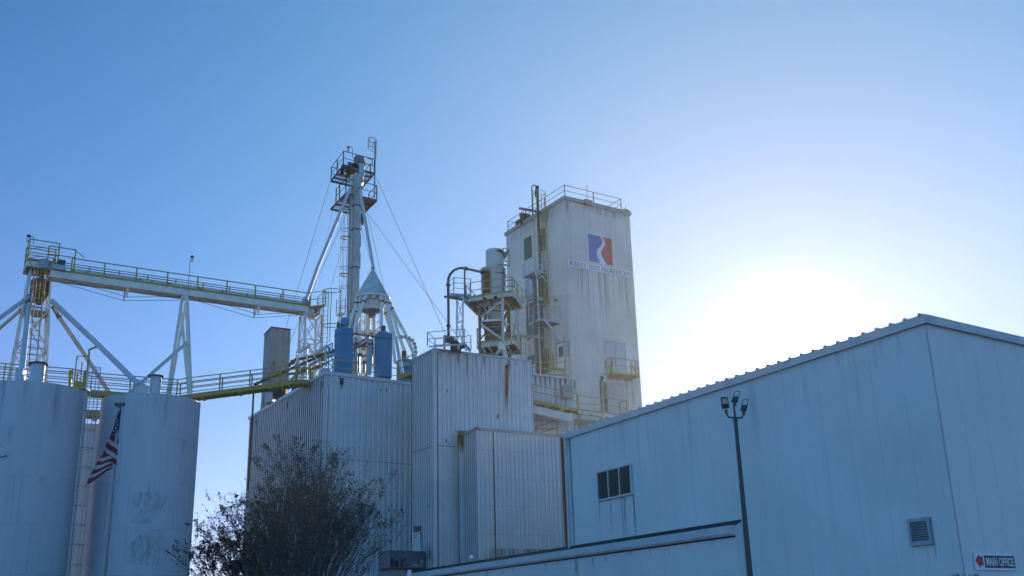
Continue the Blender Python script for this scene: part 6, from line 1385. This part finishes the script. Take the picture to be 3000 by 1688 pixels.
# ================================================================ flagpole and flag
FY = 44
fp = P(C2(783, 345), FY); fb = thing('flagpole', 'grey metal flagpole with a dark truck on top before the silos', 'flagpole', Vector((fp.x, FY, 0)))
b = MB(); b.tube([Vector((fp.x, FY, 0)), Vector((fp.x, FY, fp.z-2)), Vector((fp.x, FY, fp.z))], [.11, .088, .062], 18); b.build('pole', 'alu', fb)
b = MB(); c = Vector((fp.x, FY, fp.z)); b.tube([c-UP*.02, c+UP*.1], .07, 12)
b.beam(c+UP*.12-Vector((.16, 0, 0)), c+UP*.12+Vector((.16, 0, 0)), .1, .07)
for x in (-.15, 0, .15): b.lathe(c+UP*.12+Vector((x, 0, 0)), [(.02, -.07), (.065, -.05), (.065, .06), (.03, .1)], 10, capt=True)
b.build('truck', 'green_pipe', fb)
MB().tube([c+Vector((.09, -.05, .1)), Vector((fp.x+.08, FY-.09, fp.z-3.2)), Vector((fp.x+.02, FY-.1, 1.5))], .008, 4).build('halyard', 'flag_white', fb)
# the flag hangs in two gathered folds: bands of cloth between the outer edge and the hoist
fm = thing('flag', 'limp red, white and blue striped flag with white stars on the pole', 'flag', P(C2(780, 730), FY))
def fpnt(x, y, s): return P(C2(x, y), FY-.12+.07*math.sin(x*.055+y*.03+s)+.0006*(780-x))
Lh = [(772, 372), (757, 425), (742, 480), (728, 515), (714, 542), (703, 568), (690, 598), (680, 622), (676, 648)]          # outer edge of the upper fold
Rh = [(797, 352), (787, 430), (781, 490), (776, 560), (774, 592), (771, 625), (768, 665), (765, 695), (760, 728)]          # hoist edge
cols = ['flag_blue', 'flag_blue', 'flag_blue', 'flag_red', 'flag_white', 'flag_red', 'flag_white', 'flag_red']
M3 = ['flag_red', 'flag_white', 'flag_blue']
def cloth(name, L, Rr, cc, s, nb=10, sub=3, th=None):
    b = MB()
    for (l0, l1), (r0, r1), m in zip(zip(L, L[1:]), zip(Rr, Rr[1:]), cc):
        for k in range(sub):
            a0, a1 = k/sub, (k+1)/sub
            for i in range(nb):
                u0, u1 = i/nb, (i+1)/nb; pt = lambda u, a: fpnt((l0[0]*(1-a)+l1[0]*a)*(1-u)+(r0[0]*(1-a)+r1[0]*a)*u, (l0[1]*(1-a)+l1[1]*a)*(1-u)+(r0[1]*(1-a)+r1[1]*a)*u + 5*math.sin(u*6), s)
                b.quad(pt(u0, a0), pt(u1, a0), pt(u1, a1), pt(u0, a1), M3.index(m))
    return b.build(name, M3, fm)
cloth('upper_fold', Lh, Rh, cols, 0)
# lower fold: stripes run up towards the hoist
L2 = [(678, 650), (655, 672), (640, 694), (622, 722), (607, 752), (592, 785), (577, 812), (566, 852)]
R2 = [(712, 658), (728, 668), (738, 684), (742, 700), (742, 712), (741, 724), (738, 735), (735, 745)]
cols2 = ['flag_red', 'flag_white', 'flag_red', 'flag_white', 'flag_red', 'flag_white', 'flag_red']
cloth('lower_fold', L2, R2, cols2, 1.2)
cloth('fold_edge', [(678, 640), (690, 655), (712, 676)], [(684, 636), (722, 660), (760, 722)], ['flag_red', 'flag_red'], .4, 4, 2)
b = MB()
for x, y in ((776, 425), (765, 438), (771, 462), (760, 480), (770, 498), (749, 500), (760, 522), (774, 520), (745, 525), (768, 447)):
    c = fpnt(x, y, 0)-Vector((0, .03, 0)); pts = []
    for k in range(10): r = .062 if k % 2 == 0 else .026; a = math.pi/2+k*math.pi/5; pts.append(c+Vector((math.cos(a)*r*.6, 0, math.sin(a)*r)))
    b.prism(pts, Vector((0, .006, 0)))
st_ = b.build('stars', 'flag_white', fm); st_['kind'] = 'stuff'

# ================================================================ shrub-like trees
def rnd(a, c): return random.uniform(a, c)
def tree(name, label, base, stems, hmin, hmax, spread, leafm, leaf_n, seed, lean=(0, 0), group=None, leaf=.05, twig=5, cover=.45, rs=(.016, .034), fork=3):
    """many stems from one stool; each stem forks, forks carry twigs, twigs carry single leaves"""
    random.seed(seed); base = Vector(base); t = thing(name, label, 'tree', base, group); wood = MB(); lf = MB()
    wood.tube([base, base+Vector((lean[0]*.4, 0, .9))], [.16, .13], 10)
    def leaves(pts, n, k, c):
        for _ in range(k):
            f = rnd(c, 1); i = min(n-1, int(f*n)); q = pts[i].lerp(pts[i+1], f*n-i)
            a = rnd(0, 6.283); h = Vector((math.cos(a), math.sin(a), rnd(-1.0, .2))).normalized(); x, y, z = basis(h); s = leaf*rnd(.6, 1.35)
            w = (x*math.cos(a*3)+y*math.sin(a*3))*s*.34; o = q+h*s*.2; lf.quad(o, o+h*s*.5+w, o+h*s, o+h*s*.5-w)
    def limb(p, d, L, r, lev):
        n = (7, 5, 4, 3)[lev]; pts = [p]; dd = d.copy(); wob = (.13, .15, .18, .2)[lev]; kink = rnd(0, 6.283)
        for i in range(n):
            dd = (dd+Vector((rnd(-wob, wob)+.04*math.cos(kink), rnd(-wob, wob), .05))).normalized(); pts.append(pts[-1]+dd*(L/n))
        wood.tube(pts, [max(.003, r*(1-.75*i/n)) for i in range(n+1)], (5, 4, 3, 3)[lev], sm=True, caps=False)
        if lev < 3:
            for k in range((fork, twig, 3)[lev]):
                f = rnd(.14, .95) if lev == 0 else rnd(.18, .97); i = min(n-1, int(f*n)); q = pts[i].lerp(pts[i+1], f*n-i)
                a = rnd(0, 6.283); s = rnd(.25, .65); nd = (dd+Vector((math.cos(a)*s, math.sin(a)*s, rnd(-.1, .15)))).normalized()
                limb(q, nd, L*(1.05-f)*rnd(.55, .95) + L*.06, r*(1-.75*f)*.7, lev+1)
        if lev >= 2: leaves(pts, n, leaf_n, cover)
        elif lev == 1: leaves(pts, n, leaf_n, .6)
    for k in range(stems):
        a = rnd(0, 6.283); s = math.sqrt(rnd(0, 1))*spread
        d = Vector((math.sin(s)*math.cos(a)+lean[0], math.sin(s)*math.sin(a)*.7, math.cos(s))).normalized()
        L = rnd(hmin, hmax)*(1-.30*(s/spread)**2); limb(base+UP*rnd(.4, .95)+Vector((rnd(-.5, .5), rnd(-.4, .4), 0)), d, L, rnd(*rs)*(1.7 if k % 9 == 0 else 1), 0)
    wood.build('stems', 'bark', t); lf.build('foliage', leafm, t); return t
c0 = P((888, 1688), 40); tree('shrub_tree', 'broad many-stemmed shrub tree with sparse autumn leaves before the ribbed building', (c0.x, 40, .4), 96, 6.1, 7.8, R(31), 'leaf', 3, 3, (-.02, 0), 'shrub trees by the mill', .066, 5, .3, (.014, .03))
c1 = P((700, 1688), 41); tree('shrub_tree', 'smaller leafier shrub tree against the open sky right of the silos', (c1.x+.7, 41, .8), 36, 4.0, 5.7, R(36), 'leaf_dark', 4, 9, (-.27, 0), 'shrub trees by the mill', .085, 5, .1, (.012, .026))
# bare twigs reaching in at the left edge from a tree beyond the frame
random.seed(5)
tb = P((-160, 1400), 22); bt = thing('bare_tree', 'bare dark twigs reaching in at the left edge of the picture', 'tree', (tb.x, 22, 0))
b = MB(); b.tube([Vector((tb.x, 22, 0)), Vector((tb.x+.05, 22, 3.2)), P((-130, 1380), 22), P((-110, 1230), 22)], [.16, .12, .08, .05], 8); b.build('trunk', 'bark', bt)
b = MB(); b.tube([P((-110, 1360), 22), P((-60, 1345), 22), P((0, 1340), 22), P((14, 1336), 22), P((24, 1337), 22)], [.04, .025, .014, .011, .004], 5)
for s, e in (((12, 1337), (22, 1330)), ((14, 1337), (26, 1342)), ((8, 1338), (20, 1350)), ((4, 1339), (10, 1348)), ((16, 1336), (30, 1331))): b.tube([P(s, 22), P(e, 22)], [.006, .003], 4)
b.tube([P((-110, 1330), 22), P((-40, 1312), 22), P((2, 1298), 22), P((6, 1308), 22)], [.03, .014, .006, .003], 4); b.build('branch', 'bark', bt)
# dark chimney cap and the low dark roof behind the smaller tree
rv = thing('roof_vent', 'dark capped vent on a low roof behind the smaller shrub tree', 'vent', P(D1(505, 1400), 52))
q = P(D1(505, 1375), 52); b = MB(); b.lathe(Vector((q.x, q.y, q.z-.7)), [(.18, 0), (.18, .95), (.34, 1.0), (.36, 1.12), (.30, 1.16), (.30, 1.3), (.18, 1.42)], 16, capt=True); b.build('stack', 'dark', rv)
lr = thing('low_shed', 'low dark-roofed shed at the bottom edge behind the smaller shrub tree', 'shed', P(D1(100, 1500), 53))
a = P(D1(-60, 1362), 53); e = P(D1(640, 1362), 50.5); b = MB(); b.prism([G(a), G(e), G(e)+Vector((.8, 6, 0)), G(a)+Vector((.8, 6, 0))], UP*(a.z-.25)); b.build('wall', 'hvac_curb', lr)
b = MB(); b.prism([a-UP*.25+Vector((-.2, -.3, 0)), e-UP*.25+Vector((.2, -.3, 0)), e+Vector((1, 6.2, -.05)), a+Vector((.6, 6.2, -.05))], UP*.14); b.build('roof', 'roof_dark', lr)
# dry flower heads at the bottom edge by the corner of the warehouse
for i, (lab, x) in enumerate((('dry flower heads at the bottom edge left of the warehouse corner', 2815), ('dry flower heads at the bottom edge right below the office sign', 2855))):
    p = P((x, 1688), 20); t = thing('dry_plant', lab, 'plant', Vector((p.x, 20, 0)), 'dry flowering plants'); b = MB(); h = MB(); random.seed(20+i)
    for k in range(9):
        tx, ty = x+rnd(-18, 20), rnd(1683, 1695); q = P((tx, ty), 20+rnd(-.2, .2)); b.tube([Vector((p.x+rnd(-.05, .05), 20, 0)), Vector((p.x+(q.x-p.x)*.5, 20, q.z*.6)), q], [.012, .008, .005], 5)
        for j in range(7): o = q+Vector((rnd(-.05, .05), rnd(-.05, .05), rnd(-.04, .03))); d = Vector((rnd(-1, 1), rnd(-1, 1), rnd(-.3, 1))).normalized(); x_, y_, z_ = basis(d); h.quad(o, o+d*.025+x_*.012, o+d*.05, o+d*.025-x_*.012)
    b.build('stalk', 'bark', t); h.build('flower_head', 'dry', t)
# ================================================================ thin haze added round the whole place as a stand-in for lens veil
m = bpy.data.materials.new('haze'); m.use_nodes = True; m.node_tree.nodes.clear()
o = m.node_tree.nodes.new('ShaderNodeOutputMaterial'); v = m.node_tree.nodes.new('ShaderNodeVolumePrincipled')
v.inputs['Density'].default_value = .00025; v.inputs['Anisotropy'].default_value = .75; v.inputs['Color'].default_value = (1, .95, .86, 1)
m.node_tree.links.new(v.outputs[0], o.inputs['Volume']); MATS['haze'] = m
b = MB(); b.prism([Vector(p) for p in ((-720, -720, -1), (720, -720, -1), (720, 720, -1), (-720, 720, -1))], UP*56)
b.build('haze', 'haze', kind='stuff', label='thin added haze giving a veil of glare between the camera and the mill', origin=(0, 0, -1))
# every building, wall, stair and pole above is a thing of its own, whatever its name suggests
for o in C.objects:
    if o.parent is None and o.get('category') and not o.get('kind'): o['kind'] = 'thing'
